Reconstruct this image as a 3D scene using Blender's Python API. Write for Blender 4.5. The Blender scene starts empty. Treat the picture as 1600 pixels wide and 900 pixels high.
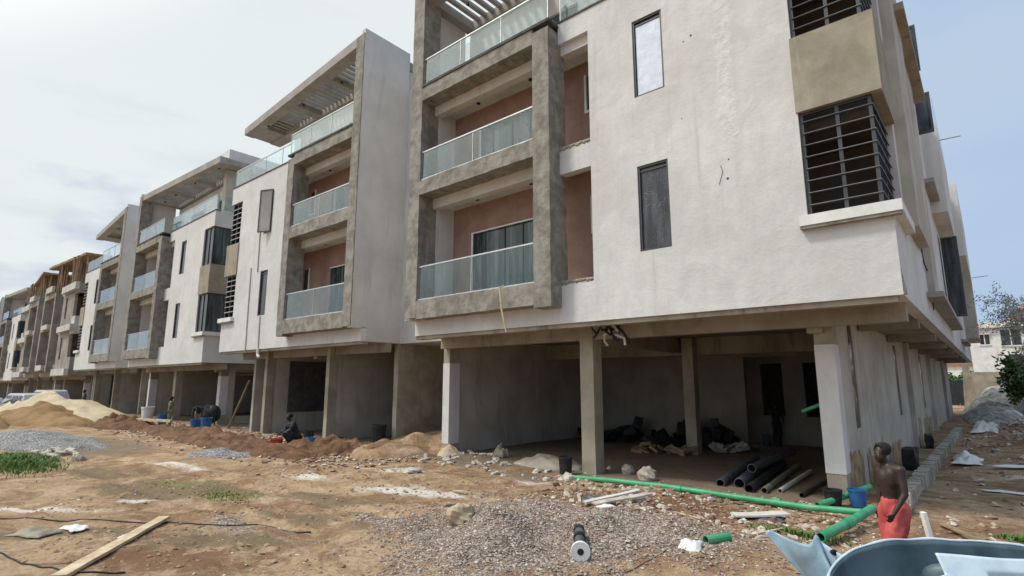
import bpy, bmesh, math, random
from mathutils import Vector, Matrix, Euler, noise
R = math.radians
sc = bpy.context.scene
col = sc.collection

# ------------------------------------------------------------------ camera
cd = bpy.data.cameras.new('camera'); cam = bpy.data.objects.new('camera', cd); col.objects.link(cam)
cam.location = (0, 0, 2.5); cam.rotation_euler = (R(90 + 9.84), 0, R(40.93))
cd.sensor_width = 36; cd.lens = 853 / 1600 * 36; cd.clip_start = 0.1; cd.clip_end = 6000
sc.camera = cam
# ------------------------------------------------------------------ light
SUN_EL, SUN_AZ = R(58), R(222)            # azimuth measured clockwise from +Y
w = bpy.data.worlds.new('World'); sc.world = w; w.use_nodes = True
nt = w.node_tree; N = nt.nodes; L = nt.links; N.clear()
out = N.new('ShaderNodeOutputWorld'); bg = N.new('ShaderNodeBackground'); bg.inputs['Strength'].default_value = 0.12
sky = N.new('ShaderNodeTexSky'); sky.sky_type = 'NISHITA'; sky.sun_disc = False
sky.sun_elevation = SUN_EL; sky.sun_rotation = SUN_AZ; sky.air_density = 1.2; sky.dust_density = 2.0
tc = N.new('ShaderNodeTexCoord')
def wn(scale, detail, loc=(0, 0, 0), sz=2.6):
    mp = N.new('ShaderNodeMapping'); mp.inputs['Scale'].default_value = (1, 1, sz); mp.inputs['Location'].default_value = loc
    n = N.new('ShaderNodeTexNoise'); n.inputs['Scale'].default_value = scale; n.inputs['Detail'].default_value = detail
    n.inputs['Roughness'].default_value = 0.55
    L.new(tc.outputs['Generated'], mp.inputs['Vector']); L.new(mp.outputs[0], n.inputs['Vector']); return n.outputs['Fac']
def wr(sock, a, b, c0=0.0, c1=1.0):
    m = N.new('ShaderNodeMapRange'); m.interpolation_type = 'SMOOTHSTEP'
    m.inputs['From Min'].default_value = a; m.inputs['From Max'].default_value = b
    m.inputs['To Min'].default_value = c0; m.inputs['To Max'].default_value = c1
    L.new(sock, m.inputs['Value']); return m.outputs[0]
def wm(op, a, b):
    m = N.new('ShaderNodeMath'); m.operation = op
    for i, v in enumerate((a, b)):
        if isinstance(v, (int, float)): m.inputs[i].default_value = v
        else: L.new(v, m.inputs[i])
    return m.outputs[0]
def wmix(f, a, b):
    m = N.new('ShaderNodeMix'); m.data_type = 'RGBA'
    L.new(f, m.inputs[0])
    for i, v in ((6, a), (7, b)):
        if isinstance(v, tuple): m.inputs[i].default_value = (*v, 1)
        else: L.new(v, m.inputs[i])
    return m.outputs[2]
sep = N.new('ShaderNodeSeparateXYZ'); L.new(tc.outputs['Generated'], sep.inputs[0])
east = wr(wm('ADD', sep.outputs[0], wm('MULTIPLY', wn(1.2, 4), 0.12)), -0.26, 0.06)      # clear blue to the east
west = wm('MULTIPLY', wr(wm('ADD', wm('MULTIPLY', sep.outputs[0], -1.0), wm('MULTIPLY', wm('SUBTRACT', wn(3.1, 6, (3, 1, .3), 2.6), 0.5), 0.42)), 0.93, 1.005), wr(sep.outputs[2], 0.42, 0.30))
wisps = wm('MULTIPLY', wr(wn(3.0, 7, (1.7, 4.2, 0.4), 4.5), 0.54, 0.76), 0.42)
cloud = wmix(wn(1.5, 5, (8, 2, 1)), (6.25, 6.75, 6.7), (6.8, 7.1, 7.1))
cloud = wmix(wisps, cloud, (4.9, 5.3, 5.8))
blue = wmix(wr(wn(1.4, 3, (2, 0, 5)), 0.3, 0.7), (3.35, 4.45, 6.1), (4.0, 4.95, 6.2))
grey = (4.2, 4.75, 5.8)
c = wmix(west, cloud, grey); c = wmix(east, c, blue)
dp = N.new('ShaderNodeVectorMath'); dp.operation = 'DOT_PRODUCT'; L.new(tc.outputs['Generated'], dp.inputs[0])
dp.inputs[1].default_value = (math.sin(SUN_AZ) * math.cos(SUN_EL), math.cos(SUN_AZ) * math.cos(SUN_EL), math.sin(SUN_EL))
glow = N.new('ShaderNodeMix'); glow.data_type = 'RGBA'; glow.inputs[6].default_value = (1, 1, 1, 1); glow.inputs[7].default_value = (3.0, 2.8, 2.5, 1)
L.new(wr(dp.outputs['Value'], 0.62, 1.0), glow.inputs[0])
mg = N.new('ShaderNodeMix'); mg.data_type = 'RGBA'; mg.blend_type = 'MULTIPLY'; mg.inputs[0].default_value = 1; mg.clamp_result = False
L.new(c, mg.inputs[6]); L.new(glow.outputs[2], mg.inputs[7]); c = mg.outputs[2]
m = N.new('ShaderNodeMix'); m.data_type = 'RGBA'; m.inputs[0].default_value = 0.93
L.new(sky.outputs[0], m.inputs[6]); L.new(c, m.inputs[7]); L.new(m.outputs[2], bg.inputs['Color']); L.new(bg.outputs[0], out.inputs[0])
sd = bpy.data.lights.new('sun', 'SUN'); sun = bpy.data.objects.new('sun', sd); col.objects.link(sun)
sd.energy = 2.3; sd.angle = R(8); sd.color = (1, 0.955, 0.88)
sdir = Vector((math.sin(SUN_AZ) * math.cos(SUN_EL), math.cos(SUN_AZ) * math.cos(SUN_EL), math.sin(SUN_EL)))
sun.rotation_euler = sdir.to_track_quat('Z', 'Y').to_euler(); sun.location = (0, 0, 60)
vs = sc.view_settings; vs.view_transform = 'Standard'; vs.look = 'None'; vs.gamma = 1; vs.use_curve_mapping = False
vs.exposure = 0.1

# ------------------------------------------------------------------ materials
def newmat(name):
    m = bpy.data.materials.new(name); m.use_nodes = True; t = m.node_tree; t.nodes.clear()
    o = t.nodes.new('ShaderNodeOutputMaterial'); return m, t, o
class T:
    def __init__(s, t): s.t = t; s.n = t.nodes; s.l = t.links
    def pos(s, scale=(1, 1, 1), loc=(0, 0, 0), obj=False):
        if obj: src = s.n.new('ShaderNodeTexCoord').outputs['Object']
        else: src = s.n.new('ShaderNodeNewGeometry').outputs['Position']
        mp = s.n.new('ShaderNodeMapping'); mp.inputs['Scale'].default_value = scale; mp.inputs['Location'].default_value = loc
        s.l.new(src, mp.inputs['Vector']); return mp.outputs[0]
    def noise(s, vec, scale, detail=6, rough=0.55, dist=0.0):
        n = s.n.new('ShaderNodeTexNoise'); n.inputs['Scale'].default_value = scale; n.inputs['Detail'].default_value = detail
        n.inputs['Roughness'].default_value = rough; n.inputs['Distortion'].default_value = dist
        s.l.new(vec, n.inputs['Vector']); return n.outputs['Fac']
    def voro(s, vec, scale, out='Color'):
        n = s.n.new('ShaderNodeTexVoronoi'); n.inputs['Scale'].default_value = scale; s.l.new(vec, n.inputs['Vector']); return n.outputs[out]
    def rng(s, v, a, b, c=0., d=1.):
        m = s.n.new('ShaderNodeMapRange'); m.interpolation_type = 'SMOOTHSTEP'
        for k, x in zip(('From Min', 'From Max', 'To Min', 'To Max'), (a, b, c, d)): m.inputs[k].default_value = x
        s.l.new(v, m.inputs['Value']); return m.outputs[0]
    def math(s, op, a, b=0.):
        m = s.n.new('ShaderNodeMath'); m.operation = op
        for i, v in enumerate((a, b)):
            if isinstance(v, (int, float)): m.inputs[i].default_value = v
            else: s.l.new(v, m.inputs[i])
        return m.outputs[0]
    def mix(s, f, a, b, blend='MIX'):
        m = s.n.new('ShaderNodeMix'); m.data_type = 'RGBA'; m.blend_type = blend
        if isinstance(f, (int, float)): m.inputs[0].default_value = f
        else: s.l.new(f, m.inputs[0])
        for i, v in ((6, a), (7, b)):
            if isinstance(v, tuple): m.inputs[i].default_value = (*v, 1)
            else: s.l.new(v, m.inputs[i])
        return m.outputs[2]
    def attr(s, name):
        a = s.n.new('ShaderNodeAttribute'); a.attribute_name = name; return a.outputs['Fac']
    def bump(s, h, strength, dist=0.02):
        b = s.n.new('ShaderNodeBump'); b.inputs['Strength'].default_value = strength; b.inputs['Distance'].default_value = dist
        s.l.new(h, b.inputs['Height']); return b.outputs[0]
    def pbr(s, o, colr, rough=0.8, bump=None, metal=0.0, spec=0.4):
        p = s.n.new('ShaderNodeBsdfPrincipled')
        if isinstance(colr, tuple): p.inputs['Base Color'].default_value = (*colr, 1)
        else: s.l.new(colr, p.inputs['Base Color'])
        if isinstance(rough, (int, float)): p.inputs['Roughness'].default_value = rough
        else: s.l.new(rough, p.inputs['Roughness'])
        p.inputs['Metallic'].default_value = metal; p.inputs['Specular IOR Level'].default_value = spec
        if bump: s.l.new(bump, p.inputs['Normal'])
        s.l.new(p.outputs[0], o.inputs[0]); return p
def surf(name, c1, c2, scale=1.5, fine=30, rough=0.88, bump=0.25, bd=0.01, stain=None, stain_amt=0.5, obj=False, metal=0.0, spec=0.3, grain=0.12):
    m, t, o = newmat(name); q = T(t); p = q.pos(obj=obj)
    f = q.rng(q.noise(p, scale, 9, 0.62, 0.3), 0.32, 0.68)
    cc = q.mix(f, c1, c2)
    if stain:
        st = q.rng(q.noise(q.pos((1.1, 1.1, 0.16), (3, 5, 1), obj), 2.2, 8, 0.65), 0.52, 0.74, 0, stain_amt)
        cc = q.mix(st, cc, stain)
    g = q.noise(p, fine, 4, 0.7)
    cc = q.mix(grain, cc, q.mix(g, (0.0, 0.0, 0.0), (1, 1, 1)), 'OVERLAY')
    h = q.math('ADD', q.math('MULTIPLY', q.noise(p, scale * 2.5, 6), 1.4), q.math('MULTIPLY', g, 0.5))
    q.pbr(o, cc, rough, q.bump(h, bump, bd), metal, spec); return m
def plaster():
    m, t, o = newmat('white_plaster'); q = T(t); p = q.pos()
    f = q.rng(q.noise(p, 0.55, 8, 0.6, 0.4), 0.3, 0.7)
    cc = q.mix(f, (0.55, 0.54, 0.52), (0.66, 0.65, 0.63))
    rol = q.rng(q.noise(q.pos((1, 1, 0.35)), 3.2, 8, 0.7), 0.35, 0.75, 0, 0.65)       # roller patches
    cc = q.mix(rol, cc, (0.50, 0.497, 0.49))
    st = q.rng(q.noise(q.pos((2.2, 2.2, 0.10), (7, 3, 0)), 1.3, 7, 0.7), 0.54, 0.78, 0, 0.5)
    cc = q.mix(st, cc, (0.40, 0.375, 0.33))
    sp = q.rng(q.noise(p, 9, 3), 0.74, 0.80, 0, 0.5); cc = q.mix(sp, cc, (0.30, 0.29, 0.27))
    # thick filler smeared over a vertical chase on the front of the near block
    g = q.n.new('ShaderNodeNewGeometry'); sx = q.n.new('ShaderNodeSeparateXYZ'); q.l.new(g.outputs['Position'], sx.inputs[0])
    dx = q.math('ABSOLUTE', q.math('ADD', q.math('ADD', sx.outputs[0], 3.95), q.math('MULTIPLY', q.math('SUBTRACT', q.noise(p, 2.0, 4), 0.5), 0.5)))
    band = q.rng(dx, 0.10, 0.26, 1, 0)
    band = q.math('MULTIPLY', band, q.math('MULTIPLY', q.rng(sx.outputs[2], 7.6, 8.3), q.rng(sx.outputs[2], 11.5, 12.2, 1, 0)))
    band = q.math('MULTIPLY', band, q.rng(sx.outputs[1], 12.0, 12.4, 1, 0.0))
    bn = q.math('MULTIPLY', band, q.rng(q.noise(p, 7, 5), 0.35, 0.6))
    cc = q.mix(q.math('MULTIPLY', bn, 0.75), cc, (0.72, 0.72, 0.70))
    h = q.math('ADD', q.math('ADD', q.math('MULTIPLY', q.noise(p, 0.9, 5, 0.5, .8), 3.5), q.math('MULTIPLY', q.noise(p, 2.6, 7, 0.62), 2.0)), q.math('ADD', q.math('MULTIPLY', q.noise(p, 24, 4), 0.35), q.math('MULTIPLY', bn, 1.3)))
    q.pbr(o, cc, 0.82, q.bump(h, 0.33, 0.03), 0, 0.3); return m
MAT = {}
MAT['plaster'] = plaster()
MAT['plaster_grey'] = surf('grey_plaster', (0.37, 0.335, 0.28), (0.50, 0.465, 0.405), 0.7, 20, stain=(0.23, 0.19, 0.14), stain_amt=0.6)
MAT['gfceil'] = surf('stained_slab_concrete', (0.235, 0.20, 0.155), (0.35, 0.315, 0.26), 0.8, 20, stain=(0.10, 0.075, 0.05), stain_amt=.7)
MAT['canopy'] = surf('weathered_canopy_concrete', (0.27, 0.255, 0.23), (0.37, 0.355, 0.33), 0.9, 20, stain=(0.17, 0.155, 0.13), stain_amt=.5)
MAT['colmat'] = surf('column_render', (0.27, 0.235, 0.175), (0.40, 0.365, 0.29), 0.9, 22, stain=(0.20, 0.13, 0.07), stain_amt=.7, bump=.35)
MAT['finwall'] = surf('fin_plaster', (0.52, 0.51, 0.49), (0.62, 0.61, 0.59), 0.6, 20, stain=(0.36, 0.34, 0.31), stain_amt=0.4)
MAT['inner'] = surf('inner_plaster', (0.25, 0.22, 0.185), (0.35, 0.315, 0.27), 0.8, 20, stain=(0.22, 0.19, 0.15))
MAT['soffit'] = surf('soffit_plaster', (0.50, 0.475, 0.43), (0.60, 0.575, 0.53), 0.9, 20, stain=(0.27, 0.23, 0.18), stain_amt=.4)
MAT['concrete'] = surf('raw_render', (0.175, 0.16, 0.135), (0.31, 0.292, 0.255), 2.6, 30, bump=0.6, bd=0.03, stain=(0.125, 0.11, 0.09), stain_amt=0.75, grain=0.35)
MAT['raw'] = surf('bare_concrete', (0.21, 0.19, 0.165), (0.34, 0.315, 0.28), 0.9, 20, bump=0.4, bd=0.03, stain=(0.14, 0.12, 0.10), stain_amt=.6)
MAT['raw_sunlit'] = surf('sunlit_band', (0.42, 0.41, 0.37), (0.55, 0.54, 0.50), 1.0, 20, stain=(0.25, 0.23, 0.20))  # lit copy of the bare concrete: sunlight put into a paler colour
MAT['greyrubble'] = surf('grey_rubble', (0.20, 0.19, 0.17), (0.48, 0.46, 0.42), 1.6, 6, bump=1.0, bd=.25)
MAT['dirtyblock'] = surf('dirty_concrete_block', (0.30, 0.27, 0.22), (0.50, 0.47, 0.41), 2.0, 20, stain=(0.22, 0.15, 0.09), stain_amt=.8)
MAT['tan'] = surf('tan_render', (0.24, 0.21, 0.155), (0.335, 0.30, 0.235), 1.4, 24, stain=(0.50, 0.46, 0.38), stain_amt=0.35, bump=.35)
MAT['ochre'] = surf('stripped_ochre_render', (0.20, 0.12, 0.06), (0.42, 0.32, 0.19), 2.6, 22, stain=(0.12, 0.07, 0.04), stain_amt=0.7, bump=.6, bd=.03)
MAT['mudwall'] = surf('muddy_render', (0.28, 0.225, 0.16), (0.42, 0.365, 0.28), 1.1, 22, stain=(0.13, 0.09, 0.06), stain_amt=0.6, bump=.5, bd=.03)
MAT['terra'] = surf('terracotta_render', (0.27, 0.165, 0.13), (0.35, 0.235, 0.19), 1.2, 24, stain=(0.20, 0.11, 0.08), stain_amt=.4)
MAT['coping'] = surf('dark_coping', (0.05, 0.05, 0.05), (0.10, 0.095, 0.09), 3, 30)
MAT['alu'] = surf('dark_aluminium', (0.035, 0.037, 0.04), (0.06, 0.06, 0.065), 3, 40, rough=0.4, bump=0.05, spec=.5)
MAT['film'] = surf('protective_film', (0.56, 0.62, 0.74), (0.72, 0.76, 0.84), 5, 30, rough=0.4, bump=0.3)
MAT['steel'] = surf('brushed_steel', (0.45, 0.46, 0.46), (0.6, 0.6, 0.6), 6, 60, rough=0.35, bump=0.05, metal=0.8)
MAT['black'] = surf('black_plastic', (0.012, 0.012, 0.013), (0.03, 0.03, 0.032), 4, 40, rough=0.5, bump=0.1)
MAT['wood'] = surf('sun_bleached_wood', (0.42, 0.33, 0.21), (0.60, 0.50, 0.35), 6, 60, bump=0.35, stain=(0.28, 0.2, 0.12))
MAT['bamboo'] = surf('pole_wood', (0.20, 0.13, 0.075), (0.33, 0.24, 0.15), 3, 40)
MAT['whitepaint'] = surf('white_paint', (0.60, 0.60, 0.58), (0.74, 0.74, 0.72), 1.5, 24, stain=(0.42, 0.38, 0.32), stain_amt=.5)
def darkglass(name, base, streak):
    m, t, o = newmat(name); q = T(t); p = q.pos()
    f = q.rng(q.noise(q.pos((3, 3, 0.25)), 2.0, 6, 0.6), 0.42, 0.70)
    r = q.rng(q.noise(p, 5, 6, .7), 0.35, 0.75, 0.04, 0.35)
    q.pbr(o, q.mix(f, base, streak), r, q.bump(q.noise(p, 1.3, 3), 0.08, 0.02), 0, 0.5); return m
MAT['glass_dark'] = darkglass('dark_window_glass', (0.015, 0.018, 0.02), (0.07, 0.08, 0.085))
MAT['glass_dusty'] = darkglass('dusty_window_glass', (0.02, 0.024, 0.03), (0.085, 0.09, 0.10))
def speckled():
    m, t, o = newmat('paint_splashed_glass'); q = T(t); p = q.pos()
    sp = q.math('MAXIMUM', q.rng(q.voro(p, 16, 'Distance'), .10, .2, .8, 0), q.rng(q.voro(p, 34, 'Distance'), .1, .25, .55, 0))
    sp = q.math('MULTIPLY', sp, q.rng(q.noise(p, 2.2, 5), .42, .62))
    f = q.rng(q.noise(q.pos((3, 3, .6)), 1.5, 6, .65), .4, .7)
    q.pbr(o, q.mix(sp, q.mix(f, (.02, .023, .03), (.075, .08, .095)), (.42, .43, .44)), .3, None, 0, .5); return m
MAT['glass_speckled'] = speckled()
MAT['glass_teal'] = darkglass('teal_window_glass', (0.02, 0.035, 0.04), (0.11, 0.15, 0.155))
def railglass():
    m, t, o = newmat('balustrade_glass'); q = T(t); n = t.nodes; l = t.links
    tr = n.new('ShaderNodeBsdfTransparent'); tr.inputs[0].default_value = (0.86, 0.925, 0.93, 1)
    gl = n.new('ShaderNodeBsdfGlossy'); gl.inputs[0].default_value = (0.93, 0.97, 1.0, 1); gl.inputs['Roughness'].default_value = 0.03
    df = n.new('ShaderNodeBsdfDiffuse'); df.inputs[0].default_value = (0.62, 0.70, 0.74, 1)
    lw = n.new('ShaderNodeLayerWeight'); lw.inputs[0].default_value = .5
    f = q.math('ADD', q.math('MULTIPLY', q.math('POWER', lw.outputs['Facing'], 3.0), .62), 0.03)
    a = n.new('ShaderNodeMixShader'); l.new(f, a.inputs[0]); l.new(tr.outputs[0], a.inputs[1]); l.new(gl.outputs[0], a.inputs[2])
    b = n.new('ShaderNodeMixShader'); l.new(q.rng(q.noise(q.pos((1.5, 1.5, .3)), 2.2, 5), .45, .75, .0, .05), b.inputs[0]); l.new(a.outputs[0], b.inputs[1]); l.new(df.outputs[0], b.inputs[2])
    l.new(b.outputs[0], o.inputs[0]); return m
MAT['rail'] = railglass()
def plain(name, c1, c2=None, rough=0.6, scale=4, bump=0.15, spec=0.4, obj=False, stain=None):
    if c2 is None: c2 = tuple(x * 1.25 for x in c1)
    return surf(name, c1, c2, scale, 40, rough=rough, bump=bump, spec=spec, obj=obj, stain=stain)
MAT['green'] = plain('green_pipe', (0.03, 0.26, 0.115), (0.07, 0.36, 0.18), 0.5, 3, stain=(0.26, 0.33, 0.21))
MAT['mudgreen'] = plain('muddy_green_pipe', (0.09, 0.12, 0.07), (0.20, 0.22, 0.14), .7)
MAT['bluegrey'] = plain('bluegrey_pipe', (0.055, 0.06, 0.075), (0.12, 0.13, 0.15), 0.5)
MAT['skin'] = plain('dark_skin', (0.026, 0.015, 0.012), (0.042, 0.025, 0.020), 0.5, 8, 0.1, 0.45)
MAT['hair'] = plain('black_hair', (0.008, 0.007, 0.007), (0.015, 0.013, 0.012), 0.9, 60, 0.8)
MAT['redcloth'] = plain('red_cloth', (0.36, 0.05, 0.048), (0.50, 0.10, 0.09), 0.85, 5, 0.5)
MAT['clod'] = surf('earth_clod', (0.16, 0.09, 0.055), (0.36, 0.26, 0.18), 2.2, 30, bump=0.6)
MAT['stone'] = surf('rubble_stone', (0.30, 0.24, 0.185), (0.50, 0.45, 0.385), 3, 30, bump=0.5, obj=True)
MAT['blockrubble'] = surf('broken_concrete', (0.33, 0.285, 0.235), (0.56, 0.52, 0.46), 3, 30, bump=0.5)
def stones(name, ramp, scale):
    m, t, o = newmat(name); q = T(t); p = q.pos()
    v = q.voro(p, scale); sp = q.n.new('ShaderNodeSeparateColor'); q.l.new(v, sp.inputs[0])
    cr = q.n.new('ShaderNodeValToRGB'); e = cr.color_ramp.elements
    while len(e) < len(ramp): e.new(0.5)
    for i, (x, cc) in enumerate(ramp): e[i].position = x; e[i].color = (*cc, 1)
    q.l.new(sp.outputs[0], cr.inputs[0])
    q.pbr(o, cr.outputs[0], 0.9, q.bump(q.noise(p, 90, 3), .4, .004), 0, .3); return m
GRAVEL = [(0.0, (0.10, 0.07, 0.056)), (0.35, (0.20, 0.148, 0.12)), (0.62, (0.29, 0.232, 0.192)), (0.88, (0.39, 0.335, 0.285)), (1.0, (0.56, 0.52, 0.46))]
MAT['gravel'] = stones('crushed_gravel', GRAVEL, 34)
MAT['pebble'] = stones('mixed_pebbles', [(0, (0.14, 0.08, 0.05)), (.4, (0.27, 0.18, 0.12)), (.75, (0.42, 0.33, 0.25)), (1, (0.62, 0.58, 0.52))], 9)
MAT['greygravel'] = stones('grey_gravel', [(0, (0.085, 0.083, 0.082)), (.5, (0.17, 0.167, 0.165)), (.8, (0.26, 0.255, 0.25)), (1, (0.40, 0.39, 0.38))], 30)
MAT['sand'] = surf('building_sand', (0.19, 0.11, 0.045), (0.31, 0.20, 0.095), 0.8, 14, bump=0.7, bd=0.08, stain=(0.16, 0.09, 0.04), stain_amt=.5)
MAT['sandpale'] = surf('pale_sand', (0.42, 0.33, 0.21), (0.52, 0.44, 0.31), 0.9, 14, bump=0.7, bd=0.08)
MAT['redearth'] = surf('red_earth', (0.075, 0.035, 0.018), (0.20, 0.105, 0.055), 1.8, 10, bump=1.0, bd=0.12, stain=(.26,.17,.1), stain_amt=.6)
MAT['tile_red'] = surf('red_roof_tile', (0.28, 0.13, 0.10), (0.38, 0.2, 0.16), 2, 10)
MAT['hedge'] = surf('leaf_green', (0.03, 0.085, 0.016), (0.085, 0.17, 0.035), 4, 20, bump=0.2, rough=.6)
MAT['grassm'] = surf('grass_green', (0.05, 0.13, 0.02), (0.14, 0.22, 0.06), 3, 20, bump=0.2, rough=.7, stain=(.30, .25, .12), stain_amt=.8)
MAT['bark'] = surf('grey_bark', (0.14, 0.11, 0.09), (0.24, 0.2, 0.17), 3, 30)
MAT['carpaint'] = surf('silver_car_paint', (0.38, 0.40, 0.42), (0.42, 0.44, 0.46), 1, 40, rough=0.3, bump=0.02, spec=.6)
MAT['carwhite'] = surf('white_car_paint', (0.62, 0.63, 0.64), (0.68, 0.69, 0.7), 1, 40, rough=0.3, bump=0.02, spec=.6)
MAT['shellout'] = plain('faded_blue_plastic', (0.13, 0.22, 0.29), (0.27, 0.38, 0.46), 0.4, 2.2, 0.2, .5, stain=(0.30, 0.22, 0.13))
MAT['shellin'] = plain('dark_blue_plastic', (0.04, 0.075, 0.09), (0.09, 0.14, 0.165), 0.45, 2.0, 0.15, .4, stain=(0.10, 0.085, 0.06))
MAT['shellwhite'] = plain('pale_blue_plastic', (0.40, 0.52, 0.60), (0.58, 0.67, 0.73), 0.35, 2, 0.1, .5, stain=(0.42, 0.42, 0.38))
def groundmat():
    m, t, o = newmat('bare_earth'); q = T(t); p = q.pos()
    big = q.rng(q.noise(p, 0.22, 8, 0.62, 0.6), 0.34, 0.66)
    mid = q.noise(p, 1.6, 9, 0.66, 0.5); fine = q.noise(p, 11, 8, 0.72)
    base = q.mix(big, (0.28, 0.16, 0.085), (0.44, 0.305, 0.185))
    base = q.mix(q.rng(mid, 0.38, 0.70), base, (0.50, 0.375, 0.245))
    base = q.mix(q.rng(q.noise(q.pos((1, 1, 1), (9, 4, 0)), 0.8, 7, .7, 1.0), 0.46, 0.62, 0, .8), base, (0.20, 0.112, 0.062))
    base = q.mix(q.rng(fine, 0.42, 0.72, 0, 0.7), base, (0.15, 0.095, 0.058))
    def patch(a, thr0, thr1, colr, amt=1.0, nz=mid, k=0.9):
        nonlocal base
        v = q.math('ADD', q.attr(a), q.math('MULTIPLY', q.math('SUBTRACT', nz, 0.5), k))
        base = q.mix(q.rng(v, thr0, thr1, 0, amt), base, colr)
    streak = q.noise(q.pos((0.8, 2.6, 1), (2, 7, 0)), 1.5, 9, 0.72, 0.8)
    patch('red', 0.38, 0.62, q.mix(fine, (0.10, 0.045, 0.025), (0.25, 0.13, 0.07)), .85, mid, 2.0)
    patch('dusty', 0.35, 0.65, q.mix(mid, (0.12, 0.085, 0.055), (0.27, 0.215, 0.16)), .9)
    patch('mud', 0.40, 0.80, q.mix(fine, (0.11, 0.085, 0.05), (0.20, 0.15, 0.09)), .8, streak, 1.8)
    patch('moss', 0.5, 0.7, (0.16, 0.165, 0.05), .7, fine, 1.2)
    patch('powder', 0.50, 1.0, (0.66, 0.63, 0.57), .9, q.math('ADD', q.math('MULTIPLY', streak, .6), q.math('MULTIPLY', fine, .4)), 2.6)
    v = q.voro(p, 30); sp = q.n.new('ShaderNodeSeparateColor'); q.l.new(v, sp.inputs[0])
    cr = q.n.new('ShaderNodeValToRGB'); e = cr.color_ramp.elements
    while len(e) < 5: e.new(.5)
    for i, (x, cc) in enumerate(GRAVEL): e[i].position = x; e[i].color = (*cc, 1)
    q.l.new(sp.outputs[0], cr.inputs[0])
    gm = q.rng(q.math('ADD', q.attr('gravel'), q.math('MULTIPLY', q.math('SUBTRACT', q.math('ADD', q.math('MULTIPLY', fine, .5), q.math('MULTIPLY', mid, .5)), 0.5), 2.4)), 0.40, 0.62)
    base = q.mix(gm, base, cr.outputs[0])
    spk = q.rng(q.voro(q.pos((1, 1, 1), (3, 3, 0)), 9, 'Distance'), 0.05, 0.13, 0.75, 0)
    spk = q.math('MULTIPLY', spk, q.rng(mid, .5, .6)); base = q.mix(spk, base, (0.52, 0.46, 0.38))
    h = q.math('ADD', q.math('MULTIPLY', mid, 2.5), q.math('ADD', fine, q.math('MULTIPLY', q.noise(p, 55, 4, .7), 0.35)))
    q.pbr(o, base, 0.93, q.bump(h, 0.9, 0.05), 0, 0.25); return m
MAT['ground'] = groundmat()

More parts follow.
